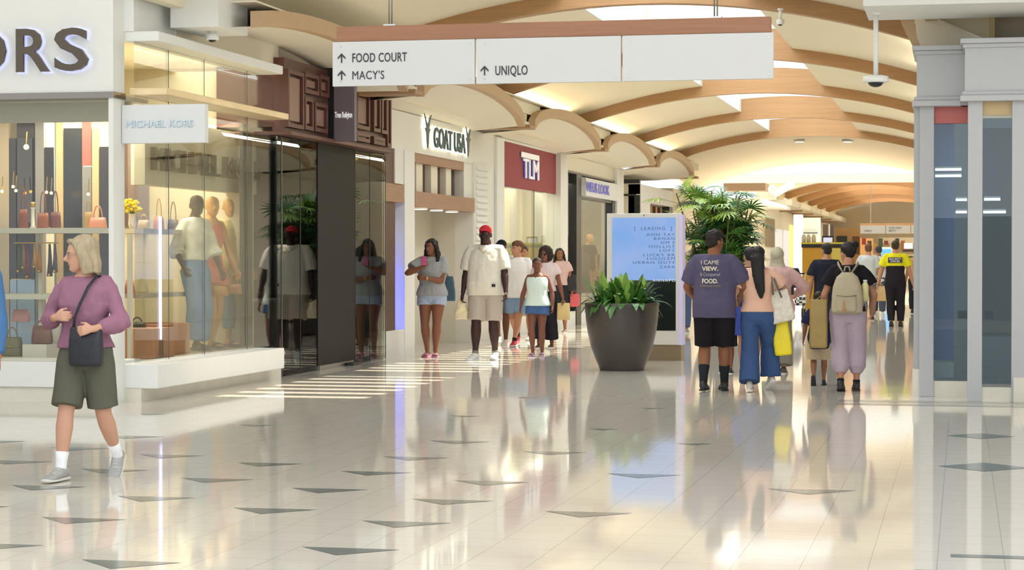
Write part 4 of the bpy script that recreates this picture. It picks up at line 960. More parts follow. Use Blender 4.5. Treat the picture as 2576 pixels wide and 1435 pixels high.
# ================================================================ PEOPLE
TORSO = [(.455, .066, .052, .0), (.49, .092, .066, .006), (.53, .100, .072, .008), (.57, .094, .066, .003), (.62, .084, .058, 0), (.67, .088, .060, -.003), (.72, .099, .065, -.006), (.765, .106, .062, 0), (.80, .100, .056, .004), (.818, .082, .051, .006), (.836, .054, .044, .006), (.852, .036, .036, .004)]
ARM = [(0, .035), (.15, .035), (.4, .031), (.75, .026), (1, .0245), (1.2, .026), (1.5, .022), (1.85, .0155), (2, .0155)]
LEG = [(-.05, .058), (.1, .058), (.4, .050), (.75, .039), (1, .033), (1.25, .036), (1.5, .031), (1.8, .021), (2, .0195)]
def interp(tab, t, c=1):
    if t <= tab[0][0]: return tab[0][c]
    for a, b in zip(tab[:-1], tab[1:]):
        if t <= b[0]: return a[c]+(b[c]-a[c])*(t-a[0])/(b[0]-a[0])
    return tab[-1][c]
def poly(P, t):
    t2 = max(-.3, min(2, t))
    return P[0].lerp(P[1], t2) if t2 <= 1 else P[1].lerp(P[2], t2-1)
def ik(A, C, l1, l2, pole):
    d = C-A; L = d.length; mx_ = (l1+l2)*.998
    if L > mx_: C = A+d*(mx_/L); d = C-A; L = mx_
    a = (l1*l1-l2*l2+L*L)/(2*L); h = math.sqrt(max(0, l1*l1-a*a)); n = d/L; p = pole-n*pole.dot(n)
    p = p.normalized() if p.length > 1e-5 else V((0, -1, 0))
    return A+n*a+p*h, C
def soft(o, vox, it=3, disp=0, ns=.1):
    m = o.modifiers.new('remesh', 'REMESH'); m.mode = 'VOXEL'; m.voxel_size = vox; m.use_smooth_shade = True
    if it: s = o.modifiers.new('smooth', 'SMOOTH'); s.iterations = it; s.factor = .5
    if disp:
        key = 'fold_%g' % ns; tx = bpy.data.textures.get(key)
        if not tx: tx = bpy.data.textures.new(key, 'CLOUDS'); tx.noise_scale = ns; tx.noise_depth = 2
        d = o.modifiers.new('folds', 'DISPLACE'); d.texture = tx; d.strength = disp; d.mid_level = .5
    return o
def CL(col, var=.05, rough=.85, **k):
    return M('cloth_'+col.strip('#')+('b' if k else ''), col, rough, var=var, scale=k.get('scale', 6), bump=.9, bscale=7, stretch=(1, 1, .45), spec=.2)
def SK(col): return M('skin_'+col.strip('#'), col, .5, var=.05, scale=12, spec=.3)
def HR(col): return M('hair_'+col.strip('#'), col, .5, var=.35, scale=14, bump=.6, bscale=60, stretch=(3, 3, .3), spec=.35)
def hand(mb, w_, d, n, s, curl=.5, side=1, k=1.0):
    """palm and five fingers; w_ wrist, d direction, n palm normal, side: thumb side sign"""
    d = d.normalized(); n = (n-d*n.dot(d)).normalized(); sd = d.cross(n)*side; L = .165*s
    pr = []
    for t, hw, th in ((0, .022, .017), (.15, .029, .017), (.35, .038, .016), (.52, .041, .013)):
        pr.append((w_+d*L*t, sd*hw*s, n*th*s))
    mb.loft(pr, 12, .8)
    for i, (off, ln) in enumerate(((.031, .072), (.0105, .082), (-.0105, .076), (-.031, .058))):
        b = w_+d*L*.47+sd*off*s; dd = (d+sd*(off*2.2)).normalized(); p = [b]; c = curl*(1+.12*i)
        for seg, (f, a) in enumerate(((.45, c*.7), (.30, c*1.1), (.25, c*.8))):
            dd = (dd*math.cos(a)+n*math.sin(a)).normalized(); p.append(p[-1]+dd*ln*s*f)
        mb.path(p, [r*s*k for r in (.0098, .0092, .0085, .0065)], 8)
    b = w_+d*L*.16+sd*.026*s; dd = (d*.75+sd*.75+n*.25).normalized(); p = [b, b+dd*.038*s]
    dd = (d*.95+sd*.25+n*(.25+.5*curl)).normalized(); p += [p[-1]+dd*.030*s, p[-1]+dd*.052*s]
    mb.path(p, [r*s*k for r in (.015, .0118, .0105, .0075)], 8)
def headframe(H, hd, hk=1.0, lean=(0, 0)):
    k = H*.13/.226*hk
    return Matrix.Translation((lean[0]*H, -.014*H+lean[1]*H, .857*H))@Matrix.Rotation(R(hd[0]), 4, 'Z')@Matrix.Rotation(R(hd[1]), 4, 'X')@Matrix.Scale(k, 4), k
def person(label, pos, H, away=False, yaw=0, girth=1.0, belly=0, fem=0, skin='#a87256', vox=.009, legs=((-.055, .05, .045), (.055, -.05, .045)), feet=((0, 0), (0, 0)),
           arms=((-.15, .02, .48), (.15, .02, .48)), poles=((-.3, -1), (.3, -1)), hdir=(None, None), curls=(.5, .5), hd=(0, 0), hk=1, hair=('short', '#221a16'), top=None, bottom=None, shoes=None, socks=None, sleeve2=None,
           extras=None, name='person', cat='person', group=None, base_z=0, sh=.101, face=True, hands=True):
    sg_ = -1 if away else 1
    root = thing(name, label, cat, (pos[0], pos[1], base_z), (math.pi if away else 0)+R(yaw), group)
    def L(p): return V((p[0]*sg_*H, -p[1]*H, p[2]*H))
    skm = SK(skin); g = girth; mb = MB()
    def tor(z):
        rx, ry, cy_ = (interp(TORSO, z, i) for i in (1, 2, 3))
        gg = g if z < .74 else 1+(g-1)*max(0, (.86-z)/.12)*.8
        f = 1
        if fem: f = 1+fem*(.10 if z < .56 else (-.06 if z > .58 and z < .68 else (-.05 if z > .74 else 0)))
        bl = belly*max(0, 1-abs(z-.60)/.12)
        return rx*gg*f*(1+.3*bl), ry*gg*(1+bl), cy_-ry*bl*.6
    mb.loft([((0, c*H, z*H), (a*H, 0, 0), (0, b*H, 0)) for z, (a, b, c) in ((t[0], tor(t[0])) for t in TORSO)], 20, .9)
    Mh, k = headframe(H, (hd[0], hd[1]), hk)
    top_n = Mh@V((0, .022, .045))
    mb.path([(0, .008*H, .80*H), (0, .006*H, .845*H), top_n], [.046*H*(1+(g-1)*.5), .037*H*(1+(g-1)*.6), .034*H*(1+(g-1)*.6)], 14)
    # limbs
    out = {'root': root, 'H': H, 'L': L, 'Mh': Mh, 'arm': [], 'leg': []}
    sw = sh*(1+(g-1)*.45)*(.93 if fem else 1)
    for i, s in enumerate((-1, 1)):
        S = L((s*sw, -.004, .803)); W = L(arms[i]); E, W = ik(S, W, .172*H, .150*H, L((poles[i][0], poles[i][1], -.2)))
        P = [S, E, W]; out['arm'].append(P); ga = 1+(g-1)*.55
        ts = [-.08, 0, .15, .4, .75, .93, 1.0, 1.07, 1.2, 1.5, 1.85, 2]
        mb.path([L((s*sw*.1, -.004, .800)), L((s*sw*.6, -.004, .803))]+[poly(P, t) for t in ts[1:]], [.046*H*ga, .037*H*ga]+[interp(ARM, t)*H*ga*(.9 if fem and t < 1 else 1) for t in ts[1:]], 12)
        d = (W-E).normalized() if hdir[i] is None else L(hdir[i][0]).normalized()
        n_ = L((-s, .15, 0)) if hdir[i] is None else L(hdir[i][1])
        if hands: hand(mb, W-d*.006, d, n_, H/1.75*(1.05 if not fem else .95), curls[i], side=(1 if (d.cross(n_)).dot(L((0, 1, .3)) if hdir[i] is None else L(hdir[i][2])) > 0 else -1))
    for i, s in enumerate((-1, 1)):
        Hp = L((s*.052*(1+(g-1)*.4), -.002, .50)); A = L(legs[i]); K, A = ik(Hp, A, .232*H, .228*H, L((s*.08, 1, 0)))
        P = [Hp, K, A]; out['leg'].append(P); gl = 1+(g-1)*.5
        ts = [-.05, .1, .4, .75, .93, 1.0, 1.07, 1.25, 1.5, 1.8, 2]
        mb.path([poly(P, t) for t in ts], [interp(LEG, t)*H*gl for t in ts], 14)
        # foot
        fy, fp = feet[i]; F = Matrix.Translation(A)@Matrix.Rotation(R(fy)*sg_, 4, 'Z')@Matrix.Rotation(R(fp), 4, 'X'); out.setdefault('foot', []).append(F); q = H/1.75
        mb.loft([(F@V((0, y*q, z*q)), F.to_3x3()@V((rx*q, 0, 0)), F.to_3x3()@V((0, 0, rz*q))) for y, z, rx, rz in ((.052, -.045, .018, .02), (.04, -.04, .030, .032), (0, -.035, .034, .036), (-.06, -.048, .038, .026), (-.12, -.058, .042, .016), (-.165, -.062, .034, .011), (-.185, -.064, .016, .008))], 12)
    # head
    hm = Mh; prof = [(0, -.058, .020, .016), (.010, -.052, .034, .030), (.030, -.034, .050, .054), (.062, -.016, .062, .080), (.10, -.004, .070, .093), (.135, .000, .0755, .0975), (.17, .004, .0755, .095), (.198, .006, .064, .080), (.216, .008, .042, .054), (.226, .008, .012, .015)]
    mb.loft([(hm@V((0, c, z)), hm.to_3x3()@V((rx, 0, 0)), hm.to_3x3()@V((0, ry, 0))) for z, c, rx, ry in prof], 20)
    if face:
        mb.path([(0, -.088, .128), (0, -.105, .105), (0, -.116, .086), (0, -.100, .076)], [.008, .011, .0155, .010], 8, m=hm)
        mb.path([(-.045, -.078, .136), (0, -.094, .138), (.045, -.078, .136)], [.007, .009, .007], 8, m=hm)
        mb.ell((0, -.086, .052), .024, .011, .010, 10, m=hm); mb.ell((0, -.082, .022), .018, .012, .012, 10, m=hm)
    for s in (-1, 1): mb.ell((s*.078, .010, .105), .008, .018, .032, 10, m=hm)
    bo = mb.build('body', skm, root, local=True); soft(bo, vox*.8, 2)
    if face == True:
        for s in (-1, 1):
            ey = MB().ell((s*.032, -.085, .116), .012, .008, .0055, 10, m=hm).build('eye', M('eye_white', '#d9d2c8', .3), root, True, True)
            MB().ell((s*.032, -.0915, .116), .0064, .003, .0054, 8, m=hm).build('iris', M('iris_dark', '#2a1c14', .3), ey, True, True)
            MB().path([(s*.014, -.096, .131), (s*.032, -.093, .136), (s*.05, -.082, .132)], [.0025, .0035, .002], 6, m=hm).build('eyebrow', HR(hair[1]), root, True, True)
        MB().ell((0, -.0935, .0525), .020, .006, .0055, 10, m=hm).build('lips', M('lip_'+skin.strip('#'), tuple(c*f for c, f in zip([int(skin[i:i+2], 16)/255 for i in (1, 3, 5)], (.86, .62, .62))), .4), root, True, True)
    # hair
    st_, hc = hair[0], hair[1]; mb = MB(); rh = random.Random(hash(label) % 1000 if False else len(label)); disp = 0; nsc = .05
    mat = HR(hc); hn = 'hair'
    if st_ != 'none':
        if st_ in ('short', 'bob', 'long', 'bun', 'tail', 'curly', 'afro'):
            mb.ell((0, .014, .163), .084, .101, .082, 18, m=hm); mb.ell((0, .045, .125), .074, .066, .078, 14, m=hm)
        if st_ in ('short',): disp = .006
        if st_ == 'curly': mb.ell((0, .005, .185), .088, .102, .07, 16, m=hm); disp = .03; nsc = .03
        if st_ == 'afro':
            mb.ell((0, .03, .16), .125, .12, .115, 18, m=hm); mb.ell((-.07, .03, .09), .07, .07, .09, m=hm); mb.ell((.07, .03, .09), .07, .07, .09, m=hm); disp = .035; nsc = .04
        if st_ == 'bob':
            mb.ell((0, .052, .075), .088, .062, .105, 18, m=hm)
            for s in (-1, 1):
                mb.path([(s*.045, -.055, .205), (s*.076, -.030, .165), (s*.090, .000, .10), (s*.090, .012, .04), (s*.084, .02, -.012)], [.02, .030, .038, .042, .040], 12, .62, ref=(1, 0, 0), m=hm)
            mb.path([(0, .06, .14), (0, .075, .05), (0, .07, -.015)], [.075, .085, .078], 14, .5, ref=(0, 1, 0), m=hm)
            mb.path([(.05, -.068, .208), (.0, -.080, .203), (-.045, -.068, .20)], [.016, .018, .014], 8, m=hm); disp = .006
        if st_ == 'long':
            for s in (-1, 1):
                mb.path([(s*.045, -.05, .20), (s*.078, -.02, .15), (s*.095, .005, .07), (s*.11, .0, -.02), (s*.12, -.02, -.10)], [.02, .03, .035, .038, .026], 12, .75, ref=(1, 0, 0), m=hm)
            mb.path([(0, .06, .14), (0, .085, .02), (0, .09, -.12)], [.08, .095, .08], 14, .5, ref=(0, 1, 0), m=hm); disp = .02; nsc = .05
        if st_ == 'tail':
            mb.path([(.0, .07, .17), (0, .105, .10), (-.01, .135, .0), (-.02, .165, -.10), (-.035, .175, -.20), (-.05, .175, -.30), (-.055, .17, -.38)], [.06, .083, .080, .074, .064, .048, .018], 14, .5, ref=(0, 1, 0), m=hm); disp = .012
        if st_ == 'bun': mb.ell((hair[2] if len(hair) > 2 else 0, .06, .20), .055, .055, .05, m=hm); mb.ell((0, .03, .15), .09, .098, .085, m=hm); disp = .02; nsc = .03
        if st_ == 'cap':
            mb.ell((0, .008, .158), .083, .103, .078, 18, m=hm); mb.path([(0, -.05, .175), (0, -.11, .168), (0, -.15, .155)], [.07, .066, .045], 14, .12, ref=(0, 0, 1), m=hm); hn = 'cap'; mat = CL(hc)
            h2 = MB(); h2.ell((0, .05, .115), .070, .058, .055, m=hm); soft(h2.build('hair', HR('#1c1714'), root, local=True), vox, 1)
        if st_ == 'hijab':
            mb.ell((0, .014, .14), .094, .112, .112, 18, m=hm); mb.path([(0, .03, .12), (0, .02, .02), (0, .015, -.08), (0, .015, -.19)], [.092, .098, .14, .19], 18, .8, ref=(0, 1, 0), m=hm); hn = 'headscarf'; mat = CL(hc); disp = .015; nsc = .08
        soft(mb.build(hn, mat, root, local=True), vox*.8, 2, disp*k, nsc)
    # top
    if top:
        inf = top.get('inf', .014); hem = top.get('hem', .47); loose = top.get('loose', .0); col = top['col']; m_ = col if not isinstance(col, str) else CL(col)
        mb = MB(); zs = [hem]+[t for t in (.50, .54, .58, .62, .67, .72, .765, .80, .818, .832) if t > hem+.01]+[top.get('neck', .843)]
        rings = []
        for z in zs:
            a, b, c = tor(z); lo = loose*max(0, (.74-z)/.25)
            fi = inf if z < .81 else inf*.6
            if top.get('straight') and z < .75: a2, b2, _ = tor(.73); a = max(a, a2*.97); b = max(b, b2*.97)
            if z > .83: a = max(a, .046); b = max(b, .042)
            rings.append(((0, c*H, z*H), ((a+lo)*H+fi, 0, 0), (0, (b+lo*.8)*H+fi, 0)))
        mb.loft(rings, 24, .9)
        sl = top.get('sleeve', .55)
        if sl > 0:
            for P in out['arm']:
                ts = [t for t in (-.02, .12, .3, .5, .7, .9, 1.0, 1.1, 1.3, 1.5, 1.7, 1.85) if t < sl-.02]+[sl]
                si = top.get('sinf', inf+.004); ga = 1+(g-1)*.55
                def rad(t): return interp(ARM, t)*H*ga+si*(.25+.75*min(1, max(0, t)/.4))+top.get('sflare', .008)*max(0, min(1, t/.6))*(1 if sl < 1.2 else max(0, 1-abs(t-1.1)/.8)) + (top.get('puff', 0)*max(0, 1-abs(t-1.35)/.5))
                mb.path([V((P[0].x*.08, P[0].y, .798*H)), V((P[0].x*.55, P[0].y, .802*H))]+[poly(P, t) for t in ts], [.047*H*ga+inf*.5, .040*H*ga+inf*.4]+[rad(t) for t in ts], 16, ref=None)
        to = mb.build(top.get('name', 'shirt'), m_, root, local=True); soft(to, vox, 2, top.get('fold', .016), .13); out['top'] = to
        if top.get('collar'):
            MB().path([(.05*H*math.cos(a), .006*H-.038*H*math.sin(a)*1.0, .834*H-.012*H*max(0, math.sin(a))) for a in [2*math.pi*i/16 for i in range(17)]], .008, 8).build('collar', CL(top['collar']), root, True, True)
        if sl > 1.2:
            for P in out['arm']: MB().path([poly(P, sl-.06), poly(P, sl+.03)], [interp(ARM, sl)*H+.009]*2, 14).build('cuff', m_, to, True, True)
    if bottom:
        inf = bottom.get('inf', .012); t1 = bottom.get('t', .9); fl_ = bottom.get('flare', .03); zt = bottom.get('top', .60); m_ = CL(bottom['col'])
        mb = MB(); gl = 1+(g-1)*.5; rings = []
        for z in (.455, .49, .53, .57, zt):
            a, b, c = tor(z); rings.append(((0, c*H, z*H), (a*H+inf, 0, 0), (0, b*H+inf, 0)))
        mb.loft(rings, 20, .9)
        for P in out['leg']:
            ts = [t for t in (-.08, .1, .3, .5, .75, .95, 1.05, 1.25, 1.5, 1.75, 1.9) if t < t1-.03]+[t1]
            def rad(t):
                r = interp(LEG, t)*H*gl+inf+fl_*max(0, min(1, t/t1))
                if bottom.get('wide'): r = max(r, .052*H*gl+fl_*t/t1)
                if bottom.get('cuffed') and t > t1-.18: r = interp(LEG, t)*H*gl+inf*.6
                return r
            mb.path([poly(P, t) for t in ts], [rad(t) for t in ts], 18)
        soft(mb.build(bottom.get('name', 'shorts'), m_, root, local=True), vox, 2, bottom.get('fold', .010), .12)
    q = H/1.75*(shoes or {}).get('k', 1)
    for F, P in zip(out['foot'], out['leg']):
        f3 = F.to_3x3()
        if socks:
            MB().path([poly(P, socks[1]), poly(P, (socks[1]+2)/2), poly(P, 2.0), F@V((0, -.012*q, -.035*q))], [interp(LEG, t)*H*(1+(g-1)*.5)+.005 for t in (socks[1], (socks[1]+2)/2, 2)]+[.036*q], 14).build('sock', CL(socks[0]), root, True, True)
        if shoes:
            kind = shoes.get('kind', 'sneaker'); mt = M('shoe_'+shoes['col'].strip('#'), shoes['col'], .5, var=.25, scale=30); so = M('sole_'+shoes.get('sole', '#e8e6e0').strip('#'), shoes.get('sole', '#e8e6e0'), .6)
            def ring(y, z, rx, rz): return (F@V((0, y*q, z*q)), f3@V((rx*q, 0, 0)), f3@V((0, 0, rz*q)))
            if kind == 'sneaker':
                mb = MB(); mb.loft([ring(*r) for r in ((.078, -.045, .020, .02), (.066, -.035, .036, .038), (.03, -.022, .041, .050), (-.01, -.022, .043, .050), (-.06, -.040, .046, .036), (-.11, -.053, .050, .025), (-.165, -.060, .047, .020), (-.20, -.064, .034, .016), (-.215, -.066, .012, .010))], 16)
                shp = mb.build('shoe', mt, root, local=True); soft(shp, .007, 2)
                MB().loft([ring(*r) for r in ((.088, -.072, .018, .010), (.074, -.074, .040, .012), (0, -.076, .044, .012), (-.06, -.076, .048, .012), (-.12, -.076, .053, .012), (-.18, -.074, .050, .013), (-.212, -.070, .034, .013), (-.226, -.068, .010, .008))], 16, .8).build('sole', so, shp, True, True)
                for j in range(4): MB().path([F@V((-.022*q, (-.035-.022*j)*q, (.004-.011*j)*q)), F@V((0, (-.035-.022*j)*q, (.012-.011*j)*q)), F@V((.022*q, (-.035-.022*j)*q, (.004-.011*j)*q))], .0028, 5).build('lace', so, shp, True, True) if H*k > 1.4 and shoes.get('lace') else None
            else:
                MB().loft([ring(*r) for r in ((.075, -.074, .026, .010), (.05, -.075, .040, .012), (-.05, -.076, .044, .012), (-.14, -.076, .050, .012), (-.20, -.074, .036, .011))], 16, .8).build('sole', so, root, True, True)
                MB().loft([ring(*r) for r in ((-.055, -.050, .045, .030), (-.08, -.052, .048, .026), (-.115, -.056, .049, .020))], 14).build('strap', mt, root, True, True)
    out['tor'] = tor
    return out
def boxbag(name, label, cat, root, c, w, d, h, col, strap=None, sr=.006, scol=None, taper=.85, tilt=0, group=None, mat=None, p=.55, fold=.006):
    """a bag held by or worn on a person: its own top level thing; c is in the wearer's frame (viewer x, forward, up in metres)"""
    rt = root['root']; sg_ = -1 if abs(rt.rotation_euler.z) > 1.5 else 1
    W = wm(rt); L_ = lambda q: W@V((q[0]*sg_, -q[1], q[2])); C0 = L_(c)
    t = thing(name, label, cat, tuple(C0), rt.rotation_euler.z, group); r3 = W.to_3x3()@Matrix.Rotation(R(tilt), 3, 'Y')
    m_ = mat or M('bag_'+col.strip('#'), col, .55, var=.15, scale=10, bump=.15, bscale=20)
    rings = [((C0+r3@V((0, 0, h*(f-.5)))), r3@V((w/2*k_, 0, 0)), r3@V((0, d/2*j, 0))) for f, k_, j in ((0, .86, .7), (.04, .97, .95), (.3, 1, 1), (.7, (1+taper)/2, .85), (1, taper, .3))]
    o = MB().loft(rings, 20, p).build('body', m_, t); soft(o, .010, 2, fold, .06)
    if strap:
        for s_ in strap: MB().path([L_(q) for q in s_], sr, 8).build('strap', M('strap_'+(scol or col).strip('#'), scol or col, .6), t, True)
    return t
def gp(px, py): q = at(px, py, Z=0); return (q.x, q.y)
def HH(py0, py1): return (py1-py0)/(py1-650)*HC
BLK = '#1d1a1e'; JEANS = '#3f5f8c'; LJEAN = '#8fb0d0'

# --- grey haired woman, nearest
D0 = gp(216, 1206)
ow = person('grey haired woman with glasses in a mauve sweatshirt and olive shorts walking at the left', D0, 1.555, skin='#c99a80', fem=.6, girth=.98, vox=.0075,
    legs=((-.066, .10, .052), (.072, -.16, .085)), feet=((-8, 0), (6, 38)), arms=((-.085, .105, .672), (.085, .13, .625)), poles=((-.55, -.75), (.6, -.7)),
    hdir=(((1, .35, .12), (.1, -1, -.2), (0, 0, 1)), ((-1, .2, -.15), (.1, -1, -.1), (0, 0, 1))), curls=(.75, .6), hd=(-62, 4), hk=1.10, hair=('bob', '#a8987c'),
    top=dict(col='#966a7e', hem=.545, sleeve=1.72, inf=.018, sinf=.008, puff=.012, loose=.01, fold=.03, name='sweatshirt', neck=.836), bottom=dict(col='#5f5f52', t=.88, inf=.014, flare=.030, fold=.008),
    shoes=dict(col='#a3a3a2', sole='#d6d4cc', lace=1), socks=('#f0f0f2', 1.70))
Mh = ow['Mh']
for s in (-1, 1): MB().path([Mh@V((s*.034+.022*math.cos(a), -.103+.004*abs(s), .113+.018*math.sin(a))) for a in [2*math.pi*i/14 for i in range(15)]], .0016, 6).build('glasses_rim', M('glasses_rose', '#b0807c', .3), ow['root'], True, True)
for s in (-1, 1): MB().path([Mh@V((s*.056, -.100, .118)), Mh@V((s*.082, -.02, .118))], .0016, 6).build('glasses_arm', M('glasses_rose', '#b0807c', .3), ow['root'], True, True)
boxbag('crossbody_bag', 'black leather crossbody bag hanging at the hip of the grey haired woman', 'bag', ow, (.075, .165, .86), .225, .085, .25, '#25262c', [[(.115, -.03, 1.295), (.105, .06, 1.31), (.075, .125, 1.24), (.03, .165, 1.12), (.0, .17, 1.04), (-.01, .165, .97)], [(.115, -.03, 1.295), (.14, -.10, 1.15), (.19, -.02, 1.0), (.17, .14, .97)]], .010, taper=.95, p=.4)
# person cut by the left edge
lp = person('person in a blue long sleeved top cut off by the left edge of the view', gp(-92, 1235), 1.68, yaw=10, skin='#b5765c', hair=('short', '#3a2a20'), arms=((-.16, 0, .48), (.135, .02, .455)), poles=((-.3, -1), (.5, -1)), curls=(.5, .9),
    top=dict(col='#4a72a0', sleeve=1.88, inf=.018, sinf=.018, fold=.015, name='sweater'), bottom=dict(col='#3b4252', t=1.93, flare=.02, name='trousers'), shoes=dict(col='#30303a'))

# --- woman with phone
pw = person('long haired woman in a grey jersey and denim shorts holding a pink phone up', gp(1087, 898), 1.71, skin='#8a5a44', fem=.6, girth=1.16, vox=.009, legs=((-.045, -.02, .05), (.045, .06, .045)), feet=((-10, 8), (8, 0)),
    arms=((-.045, .14, .755), (-.03, .13, .665)), poles=((-1, -.5), (1, -.7)), hdir=(((.35, .15, 1), (.4, -1, 0), (1, 0, 0)), ((-1, .15, .02), (0, -1, 0), (0, 0, 1))), curls=(1.0, .6), hd=(-22, 2), hair=('long', '#1d1718'),
    top=dict(col='#a5a7a8', hem=.515, sleeve=.62, inf=.02, loose=.005, sflare=.016, name='jersey'), bottom=dict(col='#aebbd0', t=.30, inf=.014, flare=.012), shoes=dict(kind='slide', col='#d889a8', sole='#e7a8bd'))
for P in pw['arm'][1:]: MB().path([poly(P, .52), poly(P, .60)], [.066, .068], 16).build('sleeve_stripe', CL('#47607a'), pw['root'], True, True); MB().path([poly(P, 1.86), poly(P, 1.93)], [.031, .031], 14).build('watch', M('gold_watch', '#e8c98a', .3, .7), pw['root'], True, True)
W_ = pw['arm'][0][2]; rt = pw['root']; q = wm(rt)@(W_+V((.025, -.045, .09))); t = thing('phone', 'pink phone held up by the woman in the grey jersey', 'phone', tuple(q))
MB().box(q.x-.034, q.x+.034, q.y-.008, q.y+.006, q.z-.065, q.z+.065, .006).build('case', M('pink_case', '#d95a92', .4), t); MB().box(q.x-.030, q.x+.030, q.y+.006, q.y+.008, q.z-.06, q.z+.06).build('screen', M('screen_off', '#1d2322'), t); MB().cyl((0, 0), .008, 0, .003, 12).build('lens', BLACK, t, local=True).matrix_local = wm(t).inverted()@Matrix.Translation((q.x-.018, q.y-.009, q.z+.047))@Matrix.Rotation(R(90), 4, 'X')
boxbag('drawstring_bag', 'dark teal bag slung behind the hip of the woman with the phone', 'bag', pw, (.235, -.10, .98), .17, .10, .36, '#3d5a6c', [[(.16, -.02, 1.36), (.20, -.10, 1.2), (.22, -.11, 1.12)]], .008, taper=.6)

# --- big man with red cap
bmn = person('tall heavy man in a red cap, cream jersey shirt and beige shorts walking forward', gp(1222, 905), 1.90, skin='#3f2b27', girth=1.22, belly=.25, vox=.010, legs=((-.065, .06, .045), (.062, -.04, .05)), feet=((-14, 0), (6, 0)),
    arms=((-.172, .02, .47), (.170, .08, .49)), poles=((-.6, -1), (.6, -1)), curls=(.9, .8), hd=(0, -2), hair=('cap', '#c4303c'), sh=.103,
    top=dict(col='#e6dfd0', hem=.475, sleeve=.86, inf=.020, loose=.012, sflare=.022, straight=1, name='jersey', fold=.016), bottom=dict(col='#bdb1a3', t=.93, inf=.016, flare=.036), shoes=dict(col='#e9e9ec', sole='#f4f4f4', k=1.05), socks=('#8e8780', 1.9))
rt = bmn['root']
MB().path([V((-.07, -.115, 1.575)), V((0, -.165, 1.50)), V((.07, -.115, 1.575))], .008, 8).build('neckline', CL('#cfc6b4'), rt, True, True)
for i in range(4): MB().ell((0, -.19-.012*i, 1.46-.06*i), .008).build('button', M('button', '#d6cfc0'), rt, True, True)
MB().box(.13, .18, -.205, -.185, 1.02, 1.06).build('emblem_patch', BLACK, rt, local=True)
boxbag('plastic_bag', 'cream plastic carrier bag dangling from the hand of the big man in the red cap', 'bag', bmn, (-.335, .05, .70), .20, .10, .27, '#efdfb8', [[(-.345, .04, .81), (-.33, .04, .88), (-.32, .04, .81)]], .010, taper=.55, p=.8, fold=.03)

# --- group behind him
cm = person('person in a dark cap half hidden behind the big man', gp(1262, 868), 1.74, skin='#6a4636', hair=('cap', '#1c1f2a'), top=dict(col='#dedcd8', sleeve=.6), bottom=dict(col='#6b7482', t=.9), shoes=dict(col='#c8b8b8'), legs=((-.05, -.1, .07), (.05, .05, .045)), hd=(-10, 0), vox=.012)
cb = person('curly haired boy in a white tee, denim shorts and red shoes looking left', gp(1302, 872), 1.70, skin='#c48f74', hair=('curly', '#6e4c30'), hd=(-42, 0), vox=.011, legs=((-.035, -.16, .09), (-.02, .06, .045)), feet=((0, 20), (0, 0)),
    arms=((-.14, .04, .50), (.10, .08, .52)), poles=((-.3, -1), (.8, -.8)), top=dict(col='#efeeee', hem=.46, sleeve=.72, inf=.02, loose=.016, sflare=.02, straight=1), bottom=dict(col='#8ba4c4', t=.80, inf=.018, flare=.03), shoes=dict(col='#c22a38'), socks=('#2a2a2e', 1.85))
gt = person('person in a grey green tee with dark crossbody strap behind the curly haired boy', gp(1318, 857), 1.64, skin='#b98468', hair=('short', '#4a3626'), vox=.012, top=dict(col='#6d8582', hem=.48, sleeve=.7, inf=.018), bottom=dict(col='#b39472', t=.8), shoes=dict(col='#d6d6d2'), socks=('#3a3a3e', 1.85))
gm = person('smiling girl in a mint tank top and denim shorts', gp(1352, 897), 1.42, skin='#7d5142', fem=.4, girth=.97, vox=.009, legs=((-.04, .04, .05), (.045, -.02, .05)), feet=((-6, 0), (6, 0)), arms=((-.17, .02, .50), (.16, .02, .50)), poles=((-.7, -1), (.6, -1)), hd=(14, -4), hair=('short', '#1f1817'), hk=1.08,
    top=dict(col='#dbeee6', hem=.515, sleeve=0, inf=.022, loose=.025, neck=.80, fold=.006, name='tank_top'), bottom=dict(col='#4a6a9c', t=.34, inf=.016, flare=.02), shoes=dict(kind='slide', col='#b79ac4', sole='#d9c4dc'))
for s in (-1, 1): MB().path([V((s*.058, -.062, 1.12)), V((s*.062, -.02, 1.18)), V((s*.06, .05, 1.14))], .013, 8).build('shoulder_strap', CL('#dbeee6'), gm['root'], True, True)
bh = person('woman with a large dark afro and sunglasses behind the girl in the mint top', gp(1372, 876), 1.60, skin='#7d5142', fem=.6, vox=.012, hair=('afro', '#2a1b18'), hd=(-12, 0), arms=((-.1, .05, .5), (.19, .04, .46)), top=dict(col='#d8c6c8', sleeve=.5, hem=.56, inf=.026), bottom=dict(col='#25222a', t=1.80, inf=.02, flare=.03, wide=1, name='skirt_trousers'), shoes=dict(col='#4a3630', kind='slide'))
Mh = bh['Mh']
for s in (-1, 1): MB().ell((s*.034, -.098, .115), .024, .008, .018, 12, m=Mh).build('sunglasses_lens', M('smoked_dome', '#20242a'), bh['root'], True, True)
boxbag('shopping_bag', 'yellow tan paper shopping bag carried by the woman with the afro', 'bag', bh, (.30, .04, .58), .20, .10, .27, '#d9bf86', [[(.25, .04, .70), (.29, .04, .78), (.34, .04, .70)]], .005, taper=1, p=.3, fold=.002)
fw = person('dark haired woman in a pale pink tee, farthest of the left group', gp(1408, 838), 1.62, skin='#9a6a54', fem=.6, vox=.014, hair=('long', '#2a2220'), hd=(20, 0), top=dict(col='#d8b8b4', sleeve=.5, inf=.03, hem=.56), bottom=dict(col='#2c2c34', t=.8, wide=1, flare=.04, name='skirt'), shoes=dict(col='#3a3030', kind='slide'))
